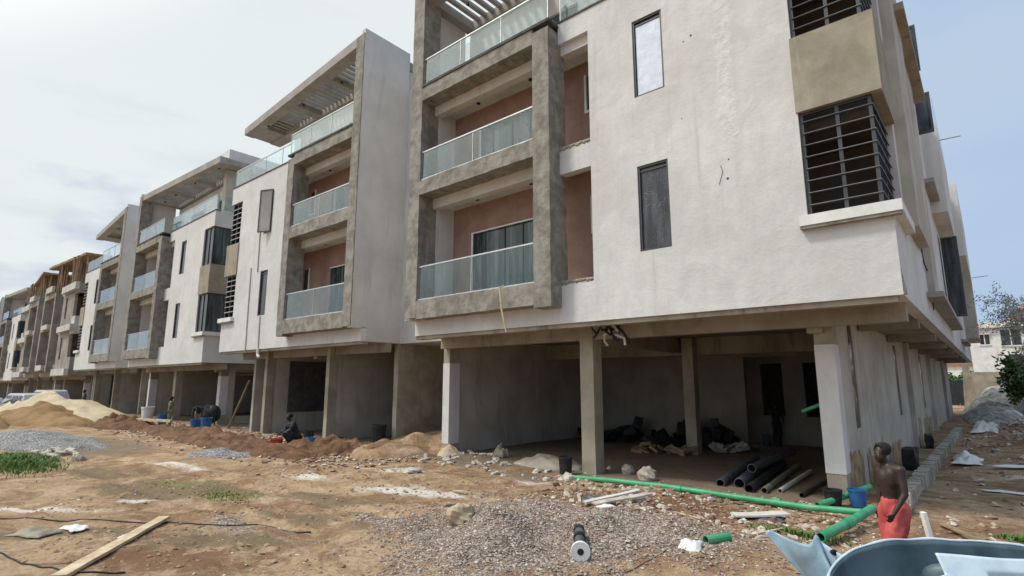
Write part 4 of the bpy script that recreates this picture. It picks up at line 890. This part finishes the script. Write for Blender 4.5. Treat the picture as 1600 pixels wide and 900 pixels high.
cloth('plastic_sheet', 'crumpled white sheeting on the right, beside the kerb', -.85, 22.6, .35, .9, .5, 'whitepaint', 7, 'plastic scrap')
cloth('plastic_sheet', 'longest white sheeting strip on the earth at the right', .6, 21.6, 1.0, .16, .14, 'whitepaint', 8, 'plastic scrap', .3)
cloth('plastic_sheet', 'short white strip nearest the man on the right-hand ground', .2, 17.6, .7, .09, .08, 'whitepaint', 18, 'plastic scrap', -.1)
cloth('plastic_sheet', 'second white strip, at the right picture edge', 1.9, 22.6, .5, .14, .14, 'whitepaint', 28, 'plastic scrap', -.3)
cloth('plastic_sheet', 'white sheeting below the rubble at the end of the near block', -.6, 41.0, .5, 5.0, .5, 'whitepaint', 9, 'plastic scrap')
cloth('plastic_sheet', 'white strip of plastic beside the bleached plank', -10.95, 3.05, .035, .18, .05, 'whitepaint', 10, 'plastic scrap', .6)
cloth('cement_bag', 'pale sack slumped on the ground before the garage wall', -12.9, 14.3, .26, .2, .9, 'tan', 12, 'bag')
cloth('plastic_sheet', 'bluish grey rag of plastic at the top of the gravel', -6.55, 10.1, .3, .22, .2, 'bluegrey', 13, 'plastic scrap')
cloth('plastic_sheet', 'small white paper scrap among the debris planks', -5.75, 9.35, .16, .12, .12, 'whitepaint', 14, 'plastic scrap')
def hose(label, pts, r, mt='black', name='cable'):
    P3 = []
    for i in range(len(pts) - 1):
        for k in range(6):
            t = k / 6; x = pts[i][0] * (1 - t) + pts[i + 1][0] * t; y = pts[i][1] * (1 - t) + pts[i + 1][1] * t
            x += .05 * noise.noise(Vector((x * 1.3, y, 3))); y += .05 * noise.noise(Vector((x, y * 1.3, 7))); P3.append((x, y, gz(x, y) + r))
    mb = MB(); mb.tube(P3, r, 6); tag(mb.build(name, mt, smooth=True), label, 'cable')
hose('dark hose crossing the sand above the bleached plank', [(-15.5, 1.2), (-14.3, 1.9), (-13, 2.8), (-11.2, 4.1), (-10.2, 4.6), (-8.8, 5.3)], .012)
hose('dark cable curling in from the bottom left corner', [(-12.3, 1.3), (-11.4, 1.6), (-10.1, 1.85), (-9.4, 2.05), (-8.9, 2.6)], .012)
hose('thin wire lying on the earth below the green offcut', [(-3.9, 6.7), (-3.65, 7.8), (-3.1, 8.3), (-2.6, 8.4), (-2.2, 8.2)], .009, 'bamboo')
hose('grey wire running from the debris into the gravel', [(-5.3, 7.4), (-5.8, 8.8), (-6.1, 9.6), (-6.8, 10.5)], .008, 'bamboo')

# ------------------------------------------------------------------ garage clutter
def junk(label, x, y, sx, sy, h, mt, seed, name='scrap_pile'):
    mb = MB(); rd = random.Random(seed)
    for k in range(16):
        c = (rd.uniform(-sx, sx), rd.uniform(-sy, sy), rd.uniform(0, h * .5)); mb.box(-rd.uniform(.1, .3), rd.uniform(.1, .3), -rd.uniform(.1, .25), rd.uniform(.1, .25), 0, rd.uniform(.2, .5) * h,
            Matrix.Translation(c) @ Euler((rd.uniform(-.6, .6), rd.uniform(-.6, .6), rd.random() * 6)).to_matrix().to_4x4())
    o = mb.build(name, mt); o.location = (x, y, gz(x, y)); tag(o, label, 'scrap')
junk('dark scrap heaped along the garage back wall, left part', -13.2, 21.5, 1.4, .8, .7, 'black', 1)
junk('dark scrap heaped along the garage back wall, middle part', -10.9, 21.8, 1.5, .7, 1.1, 'black', 2)
junk('dark machine parts right of the inner column', -8.7, 21.4, .9, .7, 1.2, 'black', 3)
junk('pale grey scrap beside the dark machine parts', -7.6, 21.0, .5, .3, .35, 'blockrubble', 4)
junk('low brown scrap on the garage floor behind the front pillar', -9.2, 19.0, .9, .4, .3, 'bamboo', 5)
bucket('bucket', 'dusty bucket standing near the man in the dark garage', -7.1, 23.6, .18, .45, 'bluegrey')
mixer = thing('cement_mixer', 'dark cement mixer drum in the shade of the third block garages', 'mixer', (-34.6, 13.2, 0)); mixer.scale = (.62,) * 3
mb = MB(); mb.ball((0, 0, 1.15), (.75, .75, .85), 18, 10); mb.build('mixing_drum', 'black', mixer, smooth=True)
mb = MB(); mb.tube([(-.9, 0, 0), (-.5, 0, 1.2), (.5, 0, 1.2), (.9, 0, 0)], .05, 8); mb.build('stand', 'black', mixer)
mb = MB(); mb.tube([(0, -.5, 1.6), (0, -.75, 2.0)], [.4, .28], 14, cap=False); mb.build('mouth', 'bluegrey', mixer)

# ------------------------------------------------------------------ people
def capsule(mb, a, b, ra, rb, n=14, flat=1.0):
    a = Vector(a); b = Vector(b); d = b - a; Ld = d.length; pts = []; rs = []
    X = d.normalized()
    for k in range(5): t = math.pi / 2 * (k / 4); pts.append(a - X * ra * math.cos(t)); rs.append(max(.001, ra * math.sin(t)))
    for k in range(1, 5): pts.append(a + d * (k / 5)); rs.append(ra + (rb - ra) * k / 5)
    for k in range(5): t = math.pi / 2 * (1 - k / 4); pts.append(b + X * rb * math.cos(t)); rs.append(max(.001, rb * math.sin(t)))
    mb.tube(pts, rs, n)
def organic(name, mb, mt, parent, voxel, smooth=5, fold=0):
    me = bpy.data.meshes.new('tmp'); me.from_pydata(mb.v, [], mb.f); me.update()
    o = bpy.data.objects.new('tmp', me); col.objects.link(o)
    m = o.modifiers.new('r', 'REMESH'); m.mode = 'VOXEL'; m.voxel_size = voxel
    m = o.modifiers.new('s', 'SMOOTH'); m.factor = .5; m.iterations = smooth
    bpy.context.view_layer.update()
    dg = bpy.context.evaluated_depsgraph_get(); me2 = bpy.data.meshes.new_from_object(o.evaluated_get(dg))
    bpy.data.objects.remove(o); me2.name = name
    if fold:
        for v in me2.vertices:
            c = v.co; a = math.atan2(c.y, c.x); n_ = noise.noise(Vector((math.cos(a) * 3.2, math.sin(a) * 3.2, c.z * 2.2))) + .5 * noise.noise(Vector((c.x * 14, c.y * 14, c.z * 6)))
            v.co = c + v.normal * fold * n_ * (1.6 if c.z < .75 else .8)
    me2.materials.clear(); me2.materials.append(MAT[mt]); me2.polygons.foreach_set('use_smooth', [True] * len(me2.polygons))
    r = bpy.data.objects.new(name, me2); col.objects.link(r); r.parent = parent; return r
def person(label, loc, rot, pose, top='skin', bottom='redcloth', vox=.013, scale=1.0, eyes=False, cat='person', shirt=None, long_=False):
    """front of the figure is -Y, its left is +X; joints in metres for a 1.72 m adult"""
    t = thing('person', label, cat, loc, rot); t.scale = (scale,) * 3
    J = dict(pel=(0, 0, .92), wst=(0, .0, 1.08), chs=(0, -.01, 1.30), nk=(0, .01, 1.46), hd=(0, -.03, 1.60),
             hL=(.095, 0, .88), kL=(.10, -.02, .49), aL=(.10, .02, .09), tL=(.12, -.15, .035),
             hR=(-.095, 0, .88), kR=(-.10, -.02, .49), aR=(-.10, .02, .09), tR=(-.12, -.15, .035),
             sL=(.19, .01, 1.40), eL=(.235, .02, 1.12), wL=(.24, -.06, .87), sR=(-.19, .01, 1.40), eR=(-.235, .02, 1.12), wR=(-.24, -.06, .87))
    J.update(pose); J = {k: Vector(v) for k, v in J.items()}
    b = MB(); c = lambda p, q, r1, r2: capsule(b, J[p] if isinstance(p, str) else p, J[q] if isinstance(q, str) else q, r1, r2)
    up = (J['chs'] - J['pel']).normalized(); side = (J['sL'] - J['sR']).normalized(); fr = up.cross(side).normalized() * -1
    if fr.y > 0 and not pose.get('flip'): fr = -fr
    c('pel', 'wst', .125, .115); c('wst', 'chs', .115, .13)
    for sg in (-1, 1):
        capsule(b, J['chs'] + side * .055 * sg - up * .05, J['chs'] + side * .075 * sg + up * .05, .10, .095)
        capsule(b, J['pel'] + side * .06 * sg, J['pel'] + side * .07 * sg - up * .06, .105, .11)
        capsule(b, J['pel'] + side * .06 * sg - fr * .05, J['pel'] + side * .06 * sg - up * .04 - fr * .06, .085, .085)     # seat
    for S in 'LR':
        capsule(b, J['chs'] + up * .11, J['s' + S], .075, .062)
        capsule(b, J['s' + S], J['e' + S], .058, .041); capsule(b, J['e' + S], J['w' + S], .042, .026)
        capsule(b, J['h' + S], J['k' + S], .088, .056); capsule(b, J['k' + S], J['a' + S], .056, .036)
        capsule(b, J['a' + S] - Vector((0, -.0, .03)), J['t' + S], .038, .028)
        # hand: palm, four curled fingers and a thumb
        w_ = J['w' + S]; dr = (w_ - J['e' + S]).normalized(); sg = 1 if S == 'L' else -1
        ax = Vector((0, 1, 0)) - dr * dr.y; ax.normalize(); nrm = dr.cross(ax).normalized()
        for k in range(4):
            o_ = ax * (-.030 + .020 * k); capsule(b, w_ + dr * .02 + o_ * .6, w_ + dr * .075 + o_, .014, .011, 8)
            ln = (.034, .042, .039, .030)[k]; k1 = w_ + dr * (.085 + ln * .3) + o_ ; cur = (dr * .8 - nrm * sg * .6 * (1 if nrm.x * sg > 0 else -1)).normalized()
            capsule(b, w_ + dr * .075 + o_, k1, .0105, .0095, 8); capsule(b, k1, k1 + cur * ln, .0095, .008, 8)
        tb = w_ + dr * .03 - ax * .026; capsule(b, tb, tb + (dr * .7 - ax * .7) * .045, .012, .010, 8); capsule(b, tb + (dr * .7 - ax * .7) * .045, tb + (dr * .7 - ax * .7) * .045 + dr * .028, .010, .008, 8)
    h = J['hd']; c('nk', h - Vector((0, 0, .06)), .058, .052)
    hf = Vector(pose.get('look', (0, -1, 0))).normalized(); hs = Vector((0, 0, 1)).cross(hf).normalized()
    Q = Matrix((hs, hf, Vector((0, 0, 1)))).transposed().to_4x4(); M4 = Matrix.Translation(h) @ Q
    def hb(cx, cy, cz, rx, ry, rz):
        k = MB(); k.ball((cx, cy, cz), (rx, ry, rz), 16, 12); b.add([M4 @ Vector(v) for v in k.v], k.f)
    hb(0, -.012, .035, .074, .092, .085); hb(0, .025, -.02, .060, .068, .085); hb(0, .055, -.078, .032, .03, .028)
    hb(0, .088, -.012, .013, .018, .022); hb(0, .078, .022, .046, .018, .012); hb(0, .074, -.048, .026, .018, .014)
    hb(.074, -.005, -.005, .010, .018, .028); hb(-.074, -.005, -.005, .010, .018, .028)
    organic('body', b, top, t, vox)
    k = MB(); k.ball((0, -.018, .050), (.081, .096, .080), 18, 12); g = MB(); g.add([M4 @ Vector(v) for v in k.v if True], k.f)
    g2 = MB(); g2.add(g.v, [f for f in g.f if not any((M4.inverted() @ Vector(g.v[i])).y > .058 or (M4.inverted() @ Vector(g.v[i])).z < -.012 for i in f)])
    hr = g2.build('hair', 'hair', t, smooth=True); md = hr.modifiers.new('thick', 'SOLIDIFY'); md.thickness = .012; md.offset = -1
    if eyes:
        for sg in (-1, 1):
            k = MB(); k.ball(M4 @ Vector((.030 * sg, .071, .006)), .011, 8, 6); k.build('eye', 'whitepaint', t, smooth=True)
    # trousers or shorts
    q = MB(); ex = .022
    capsule(q, J['pel'] + up * .06, J['pel'] - up * .02, .135 , .14)
    for S, sg in (('L', 1), ('R', -1)):
        capsule(q, J['pel'] + side * .055 * sg, J['h' + S], .118, .118)
        end = J['a' + S] + (J['k' + S] - J['a' + S]) * .12 if long_ else J['k' + S] + (J['h' + S] - J['k' + S]) * .02
        if long_: capsule(q, J['h' + S], J['k' + S], .105, .078); capsule(q, J['k' + S], end, .078, .062)
        else: capsule(q, J['h' + S], end, .118, .118)
        capsule(q, J['pel'] + side * .06 * sg - fr * .05, J['pel'] + side * .06 * sg - up * .05 - fr * .06, .098, .098)
    organic('trousers' if long_ else 'shorts', q, bottom, t, vox * 1.1, 3, .014)
    if shirt:
        q = MB(); capsule(q, J['pel'] + up * .05, J['wst'], .14, .135); capsule(q, J['wst'], J['chs'], .135, .15)
        for S, sg in (('L', 1), ('R', -1)):
            capsule(q, J['chs'] + side * .06 * sg - up * .05, J['chs'] + side * .08 * sg + up * .05, .112, .108)
            capsule(q, J['chs'] + up * .10, J['s' + S], .088, .078); capsule(q, J['s' + S], J['s' + S] + (J['e' + S] - J['s' + S]) * .7, .075, .066)
        organic('shirt', q, shirt, t, vox * 1.1, 3, .012)
    return t
MAT['khaki'] = plain('khaki_cloth', (0.20, 0.17, 0.10), (0.28, 0.24, 0.15), .9); MAT['darkcloth'] = plain('dark_cloth', (0.02, 0.022, 0.028), (0.04, 0.042, 0.05), .9)
MAT['greycloth'] = plain('olive_cloth', (0.16, 0.16, 0.10), (0.24, 0.24, 0.16), .9)
person('shirtless man in red shorts walking past the blue plastic shell', (-1.13, 8.74, gz(-1.13, 8.74)), R(-49 + 6),
       dict(kL=(.10, -.14, .50), aL=(.10, -.16, .10), tL=(.12, -.32, .04), kR=(-.10, .02, .50), aR=(-.10, .20, .12), tR=(-.11, .06, .035), chs=(0, -.03, 1.30), nk=(0, -.035, 1.46), hd=(0, -.085, 1.59), look=(0, -1, -.16),
            sL=(.19, -.01, 1.41), sR=(-.19, -.02, 1.41), eL=(.23, -.02, 1.13), wL=(.20, -.17, .90), eR=(-.23, .03, 1.14), wR=(-.22, -.02, .88)), eyes=True)
person('worker in khaki trousers and pale shirt standing by the mixer', (-35.5, 11.3, .0), R(-30), {}, bottom='khaki', shirt='greycloth', long_=True, vox=.02)
person('worker in khaki bending over beside the blue drums', (-33.0, 11.9, 0), R(60), dict(wst=(0, -.10, 1.0), chs=(0, -.32, 1.10), nk=(0, -.46, 1.12), hd=(0, -.60, 1.10), sL=(.19, -.38, 1.12), sR=(-.19, -.38, 1.12),
       eL=(.22, -.46, .84), wL=(.2, -.55, .60), eR=(-.22, -.46, .84), wR=(-.2, -.55, .60), look=(0, -.8, -.6)), bottom='khaki', shirt='darkcloth', long_=True, vox=.02)
person('worker in dark clothes crouching above the red bucket', (-21.2, 11.2, gz(-21.2, 11.2) - .05), R(-10), dict(pel=(0, .12, .36), wst=(0, .06, .52), chs=(0, -.06, .74), nk=(0, -.12, .90), hd=(0, -.18, 1.03), hL=(.1, .1, .34), hR=(-.1, .1, .34),
       kL=(.20, -.28, .52), kR=(-.20, -.28, .52), aL=(.16, -.02, .09), aR=(-.16, -.02, .09), tL=(.18, -.18, .035), tR=(-.18, -.18, .035), sL=(.19, -.07, .84), sR=(-.19, -.07, .84),
       eL=(.28, -.2, .62), eR=(-.28, -.2, .62), wL=(.15, -.42, .50), wR=(-.15, -.42, .50)), bottom='darkcloth', shirt='darkcloth', long_=True, vox=.02, scale=1.15)
person('dark clothed worker standing at the back of the near garage', (-6.75, 24.0, gz(-6.7, 24) - .02), R(50), dict(eL=(.24, -.10, 1.16), wL=(.12, -.28, 1.02), eR=(-.24, -.10, 1.16), wR=(-.12, -.28, 1.02)), bottom='darkcloth', shirt='darkcloth', long_=True, vox=.02)
person('small dark clothed figure standing beyond the sand heaps in front of a column', (-51.0, 10.4, .25), R(-20), {}, bottom='darkcloth', shirt='bluegrey', long_=True, vox=.025)

# ------------------------------------------------------------------ broken plastic shell in the foreground
rt_ = Vector((.755, .655, 0)); fw_ = Vector((-.655, .755, 0)); O = Vector((-.35, 7.25, 0))
def W(a, b, z): return O + rt_ * a + fw_ * b + Vector((0, 0, z))
st = thing('broken_tank_shell', 'broken pale blue plastic tank shell with a dark hollow inside, at the lower right', 'tank shell')
def sheet(name, f, nu, nv, mt, th=.014, par=st):
    mb = MB(); mb.add([f(i / nu, j / nv) for j in range(nv + 1) for i in range(nu + 1)], [(j * (nu + 1) + i, j * (nu + 1) + i + 1, (j + 1) * (nu + 1) + i + 1, (j + 1) * (nu + 1) + i) for j in range(nv) for i in range(nu)])
    o = mb.build(name, mt, par, smooth=True); m = o.modifiers.new('thick', 'SOLIDIFY'); m.thickness = th; m.offset = 0; return o
def rimz(a): return .79 - .16 * max(0, (-a - .2)) ** 2 - .10 * max(0, a - .6) ** 2 + .012 * noise.noise(Vector((a * 4, 0, 0)))
def tub(u, v, off=0):
    th = math.pi * (1.12 - 1.22 * u); k = 1 - .30 * v ** 2.2
    a = (1.45 + off) * math.cos(th) * k; b = -.25 + (.92 + off) * math.sin(th) * k
    zz = rimz(a) * (1 - v) + .03 * v + .02 * math.sin(v * 9) * (1 - v)
    return W(a, b, zz)
sheet('tub_wall', lambda u, v: tub(u, v), 48, 14, 'shellin')
sheet('tub_outer_skin', lambda u, v: tub(u, v, .03), 48, 14, 'shellout')
sheet('tub_floor', lambda u, v: W(-.85 + 1.7 * u, -.62 + .85 * v, .06 + .05 * math.sin(u * 3.1)), 10, 8, 'shellin')
mb = MB(); mb.tube([tub(i / 60, 0, .02) + Vector((0, 0, .012)) for i in range(61)], [.014 + .008 * noise.noise(Vector((i * .37, 2, 5))) for i in range(61)], 8); mb.build('rim', 'shellwhite', st, smooth=True)
bos = MB(); bos.ball(W(.12, .45, .46), (.26, .10, .16), 16, 10); bos.build('moulded_boss', 'shellin', st, smooth=True)
def flap(u, v):
    a = -1.50 + .46 * u; top = .80 - .07 * smoothstep(0, .5, u) + .12 * math.exp(-((u - .80) / .09) ** 2)
    if u > .86: top -= (u - .86) * .9
    top += -.05 * math.exp(-(u / .06) ** 2)
    low = .05; z = top * (1 - v) + low * v
    b = 1.14 - .50 * u - .55 * v ** 1.2 + .05 * math.sin(u * 7) + .045 * math.sin((v * 1.6 + u * .8) * 8) * math.exp(-((u - .45) / .35) ** 2)
    return W(a + .50 * v * (1 - u) ** 1.1, b, z)
sheet('torn_flap', flap, 40, 22, 'shellout', .018)
sheet('torn_edge', lambda u, v: W(-1.12 + .20 * u, .74 - .20 * u + .02 * v, .80 - .14 * u - (.16 + .06 * math.sin(u * 3)) * v), 14, 5, 'shellwhite', .018)
mb = MB(); mb.tube([W(-1.0, .635, .69), W(-.995, .59, .69)], .03, 12); mb.build('bolt_hole', 'black', st)
def pan(u, v):
    a = .02 + 1.5 * u; top = .74 + .07 * math.exp(-((u - .72) / .05) ** 2) * 1.0 - .03 * math.exp(-((u - .45) / .3) ** 2)
    rec = .03 if (.28 < u < .92 and .22 < v < .8) else 0
    if v > .3 and u < .06: a -= .12
    return W(a - .06, .42 - .22 * u - .35 * v + rec, top * (1 - v) + .12 * v)
sheet('front_panel', pan, 60, 24, 'shellwhite', .02)

# ------------------------------------------------------------------ cars at the far left
def car(label, x, y, rot, mt, L_=4.6, Wd=1.8, H=1.65):
    t = thing('parked_car', label, 'car', (x, y, .0), rot)
    prof = [(-L_ / 2, .35), (-L_ / 2 + .02, .75), (-L_ / 2 + .15, .95), (-1.5, 1.0), (-.85, H - .08), (-.6, H), (1.3, H), (1.75, H - .1), (2.1, 1.02), (L_ / 2 - .03, .95), (L_ / 2, .6), (L_ / 2 - .05, .32)]
    mb = MB(); n = len(prof); rows = []
    for k, (yy, sc_) in enumerate(((-Wd / 2, .94), (-Wd / 2 + .06, 1.0), (Wd / 2 - .06, 1.0), (Wd / 2, .94))):
        for (px, pz) in prof:
            yy2 = yy * (1 - .14 * max(0, (pz - 1.0) / .65)); rows.append((px * (.985 if k in (0, 3) else 1), yy2, .35 + (pz - .35) * (sc_ if pz > 1.3 else 1)))
    fs = [(k * n + i, k * n + (i + 1) % n, (k + 1) * n + (i + 1) % n, (k + 1) * n + i) for k in range(3) for i in range(n)] + [tuple(range(n - 1, -1, -1)), tuple(range(3 * n, 4 * n))]
    mb.add(rows, fs); mb.build('body', mt, t)
    for sg in (-1, 1):
        for a, b in ((-.95, -.05), (.05, .95), (1.05, 1.7)):
            w = MB(); y0 = sg * (Wd / 2 * .935 + .02)
            yt = sg * (Wd / 2 * .86 + .015)
            w.add([(a - .12, y0, 1.06), (b, y0, 1.06), (b, yt, H - .16), (a + .12, yt, H - .16)], [(0, 1, 2, 3)]); o = w.build('side_window', 'glass_dark', t); o.modifiers.new('thick', 'SOLIDIFY').thickness = .01
        for xx in (-1.4, 1.4):
            w = MB(); w.tube([(xx, sg * (Wd / 2 - .2), .34), (xx, sg * (Wd / 2 + .02), .34)], .34, 20); wh = w.build('wheel', 'black', t)
            w = MB(); w.tube([(xx, sg * (Wd / 2 + .02), .34), (xx, sg * (Wd / 2 + .03), .34)], .2, 14); w.build('rim', 'steel', wh)
        w = MB(); w.box(-L_ / 2 - .015, -L_ / 2 + .1, sg * .55 - .18, sg * .55 + .18, .68, .84); w.build('headlight', 'film', t)
    w = MB(); w.add([(-1.47, -.72, 1.04), (-1.47, .72, 1.04), (-.93, .64, H - .13), (-.93, -.64, H - .13)], [(0, 1, 2, 3)]); o = w.build('windscreen', 'glass_dark', t); o.location = (-.03, 0, .03); o.modifiers.new('thick', 'SOLIDIFY').thickness = .01
car('silver estate car parked beyond the sand heaps, its long roof showing', -53.0, 7.4, R(12), 'carpaint', 5.0, 1.85, 1.75)
car('white car nearest the left picture edge, beyond the ochre sand', -55.5, 4.5, R(100), 'carwhite', 4.4, 1.75, 1.5)
car('grey car half hidden behind the silver estate car', -60.0, 9.8, R(8), 'carpaint', 4.6, 1.8, 1.9)

# ------------------------------------------------------------------ right-hand background
def leaves(mb, c, r, n, sz, rd, shell=.55):
    c = Vector(c)
    for _ in range(n):
        d = Vector((rd.gauss(0, 1), rd.gauss(0, 1), rd.gauss(0, 1))).normalized(); k = (shell + (1 - shell) * rd.random())
        k *= 1 + .35 * noise.noise(d * 2 + c)
        p = c + Vector((d.x * r[0], d.y * r[1], d.z * r[2])) * k
        if p.z < .02: continue
        a = Vector((rd.gauss(0, 1), rd.gauss(0, 1), rd.gauss(0, .6))).normalized() * sz * rd.uniform(.6, 1.4); b = a.cross(Vector((rd.gauss(0, 1), rd.gauss(0, 1), rd.gauss(0, 1)))).normalized() * sz * .45
        mb.add([p - a, p + b, p + a, p - b], [(0, 1, 2, 3)])
rd = random.Random(5)
def bush(label, x, y, r, h, n, sz=.16, cat='bush', name='bush', mt='hedge'):
    t = thing(name, label, cat, (x, y, gz(x, y))); m_ = MB()
    for k in range(7):
        c = (rd.uniform(-.5, .5) * r, rd.uniform(-.5, .5) * r, h * rd.uniform(.25, .65)); leaves(m_, c, (r * .55, r * .55, h * .34), n // 7, sz, rd, .35)
    m_.build('foliage', mt, t); s_ = MB()
    for k in range(5): s_.tube([(rd.uniform(-.1, .1), rd.uniform(-.1, .1), -.05), (rd.uniform(-.4, .4) * r, rd.uniform(-.4, .4) * r, h * .6)], [.05, .02], 6)
    s_.build('stem', 'bark', t); return t
bush('dense dark green bush at the right edge beside the rubble', 2.9, 40, 2.4, 4.3, 11000, .14)
bush('smaller leafy bush growing in front of the white house wall', 1.9, 56, 1.6, 5.0, 2200, .2)
bush('dark shrub behind the black fence at the far end', -3.4, 92, 3.5, 5.0, 2500, .3)
bush('second dark shrub behind the black fence, nearer the wall', -1.6, 96, 2.5, 4.6, 1800, .3)
tr = thing('bare_tree', 'thin leafed tree with grey drooping branches at the right edge', 'tree', (5.2, 41, gz(5.2, 41)))
mb = MB(); mb.tube([(0, 0, -.1), (.1, .1, 3), (-.1, 0, 5.5), (-.3, 0, 7.4)], [.28, .2, .14, .07], 10); mb.build('trunk', 'bark', tr)
lb, lf = MB(), MB()
def twig(p, d, ln, r, lev):
    pts = [p]
    for k in range(4):
        d = (d + Vector((rd.gauss(0, .22), rd.gauss(0, .22), rd.gauss(0, .18) - .03 * lev))).normalized(); p = p + d * ln / 4; pts.append(p)
    lb.tube(pts, [r * (1 - .16 * k) for k in range(5)], 5, cap=False)
    if lev < 3:
        for k in range(4): twig(pts[1 + k % 4], (d + Vector((rd.gauss(0, .7), rd.gauss(0, .7), rd.gauss(0, .45)))).normalized(), ln * .62, r * .5, lev + 1)
    else:
        for q in pts[1:]:
            for _ in range(6):
                a = Vector((rd.gauss(0, 1), rd.gauss(0, 1), rd.gauss(0, 1))).normalized() * .07; b = a.orthogonal().normalized() * .035; c = q + Vector((rd.gauss(0, .12), rd.gauss(0, .12), rd.gauss(0, .12)))
                lf.add([c - a, c + b, c + a, c - b], [(0, 1, 2, 3)])
for k in range(9):
    a = k * .7; z = 3.4 + .36 * k; twig(Vector((-.05 * k * .5, 0, z)), Vector((math.cos(a) - .5, math.sin(a), .35)).normalized(), 3.2, .07, 0)
lb.build('branches', 'bark', tr); MAT['dryleaf'] = plain('dusty_leaf', (.22, .21, .17), (.36, .35, .30), .9); lf.build('crown', 'dryleaf', tr)
hs = thing('white_house', 'white two storey house with dark windows beyond the compound wall', 'house', (-1.6, 90, 0))
mb = MB(); mb.box(0, 20, 0, 10, 0, 9.2); mb.build('wall', 'whitepaint', hs)
mb = MB(); mb.box(-.3, 20.3, -.5, 10.4, 9.2, 9.9); mb.build('roof_fascia', 'whitepaint', hs)
mb = MB(); mb.add([(3.5, -.2, 9.9), (20, -.2, 9.9), (20, 9, 9.9), (3.5, 9, 9.9), (5.5, 4, 12.2), (20, 4, 12.2)], [(0, 1, 5, 4), (2, 3, 4, 5), (3, 0, 4), (1, 2, 5), (0, 3, 2, 1)]); mb.build('roof', 'tile_red', hs)
for x0, z0, w_, h_ in ((1.0, 7.2, .9, 1.2), (3.0, 7.0, 1.8, 1.9), (6.2, 7.0, 1.8, 1.9), (3.6, 4.0, 2.0, 1.7), (6.6, 4.0, 1.6, 1.7), (9.5, 7, 1.8, 1.9)):
    f = MB(); f.box(x0 - .12, x0 + w_ + .12, -.12, -.002, z0 - .16, z0 - .02); f.box(x0 - .12, x0 + w_ + .12, -.3, -.001, z0 + h_ + .01, z0 + h_ + .12); fo = f.build('window', 'whitepaint', hs)
    g = MB(); g.box(x0, x0 + w_, -.04, -.003, z0, z0 + h_); g.build('pane', 'glass_dark', fo)
    g = MB(); g.box(x0 + w_ / 2 - .05, x0 + w_ / 2 + .05, -.06, -.041, z0, z0 + h_); g.build('mullion', 'whitepaint', fo)
cw_ = MB(); cw_.box(-1.9, 14, 76, 76.3, -.2, 3.6); tag(cw_.build('compound_wall', 'tan'), 'tan rendered compound wall below the white house', 'wall')
fe = thing('site_fence', 'black sheet metal gate at the far end of the side passage', 'gate', (-7.5, 70, 0))
for k in range(6):
    mb = MB(); mb.box(k * .98, k * .98 + .96, 0, .05, .3, 2.75); mb.build('metal_sheet', 'glass_dark' if 0 else 'darkcloth', fe)
mb = MB(); mb.box(0, 5.9, .06, .12, 2.6, 2.72); mb.box(0, 5.9, .06, .12, .5, .62); mb.build('rail', 'alu', fe)
mb = MB(); mb.add([(-2.2, 66, 0), (-1.1, 66, 0), (-1.1, 66.4, 0), (-2.2, 66.4, 0), (-1.9, 66, 4.9), (-1.6, 66, 5.0), (-1.6, 66.4, 5.0), (-1.9, 66.4, 4.9)], [(3, 2, 1, 0), (4, 5, 6, 7), (0, 1, 5, 4), (1, 2, 6, 5), (2, 3, 7, 6), (3, 0, 4, 7)])
tag(mb.build('gate_pillar', 'mudwall', rough=.03), 'dark tapering stub of old wall beside the black gate', 'pillar')
for (x, y, w_, h_, lb) in ((-9, 130, 12, 7, 'pale low building seen under the slab beyond the black gate'),):
    t = thing('shed', lb, 'building', (x, y, 0)); mb = MB(); mb.box(0, w_, 0, 8, 0, h_ * .8); mb.build('wall', 'whitepaint', t)
    mb = MB(); mb.box(-.3, w_ + .3, -.4, 8.4, h_ * .8, h_ * .9); mb.build('roof', 'tile_red', t)
# ------------------------------------------------------------------ grass
def tuft(label, x, y, rx, ry, n, h, name='grass'):
    mb = MB()
    for _ in range(n):
        u, v = rd.gauss(0, .45), rd.gauss(0, .45); px, py = x + u * rx, y + v * ry; g = gz(px, py); a = rd.random() * 6.3; l = h * rd.uniform(.4, 1.2) * max(.3, 1 - (u * u + v * v) * .5)
        d = Vector((math.cos(a), math.sin(a), 0)); s_ = d.orthogonal().normalized(); s_ = Vector((-d.y, d.x, 0)) * .012; p = Vector((px, py, g))
        mb.add([p - s_, p + s_, p + d * l * .25 + Vector((0, 0, l * .6)) + s_ * .7, p + d * l * .25 + Vector((0, 0, l * .6)) - s_ * .7, p + d * l * .6 + Vector((0, 0, l * .85))], [(0, 1, 2, 3), (3, 2, 4)])
    tag(mb.build(name, 'grassm'), label, 'grass', kind='stuff')
tuft('clump of green grass at the left edge before the grey stone heap', -23.2, 3.3, 2.6, 1.0, 3800, .30)
tuft('thin weeds between the green pipes and the blue shell', -2.7, 10.5, .9, .35, 500, .12)
tuft('small weed patch at the lower right edge', .1, 12.5, .5, .3, 260, .12)
tuft('sparse moss and weeds on the muddy ground at the left', -13.5, 5.6, 1.5, .5, 400, .05)
tuft('weeds along the side passage at the right', 1.2, 20, .7, 1.5, 300, .12)
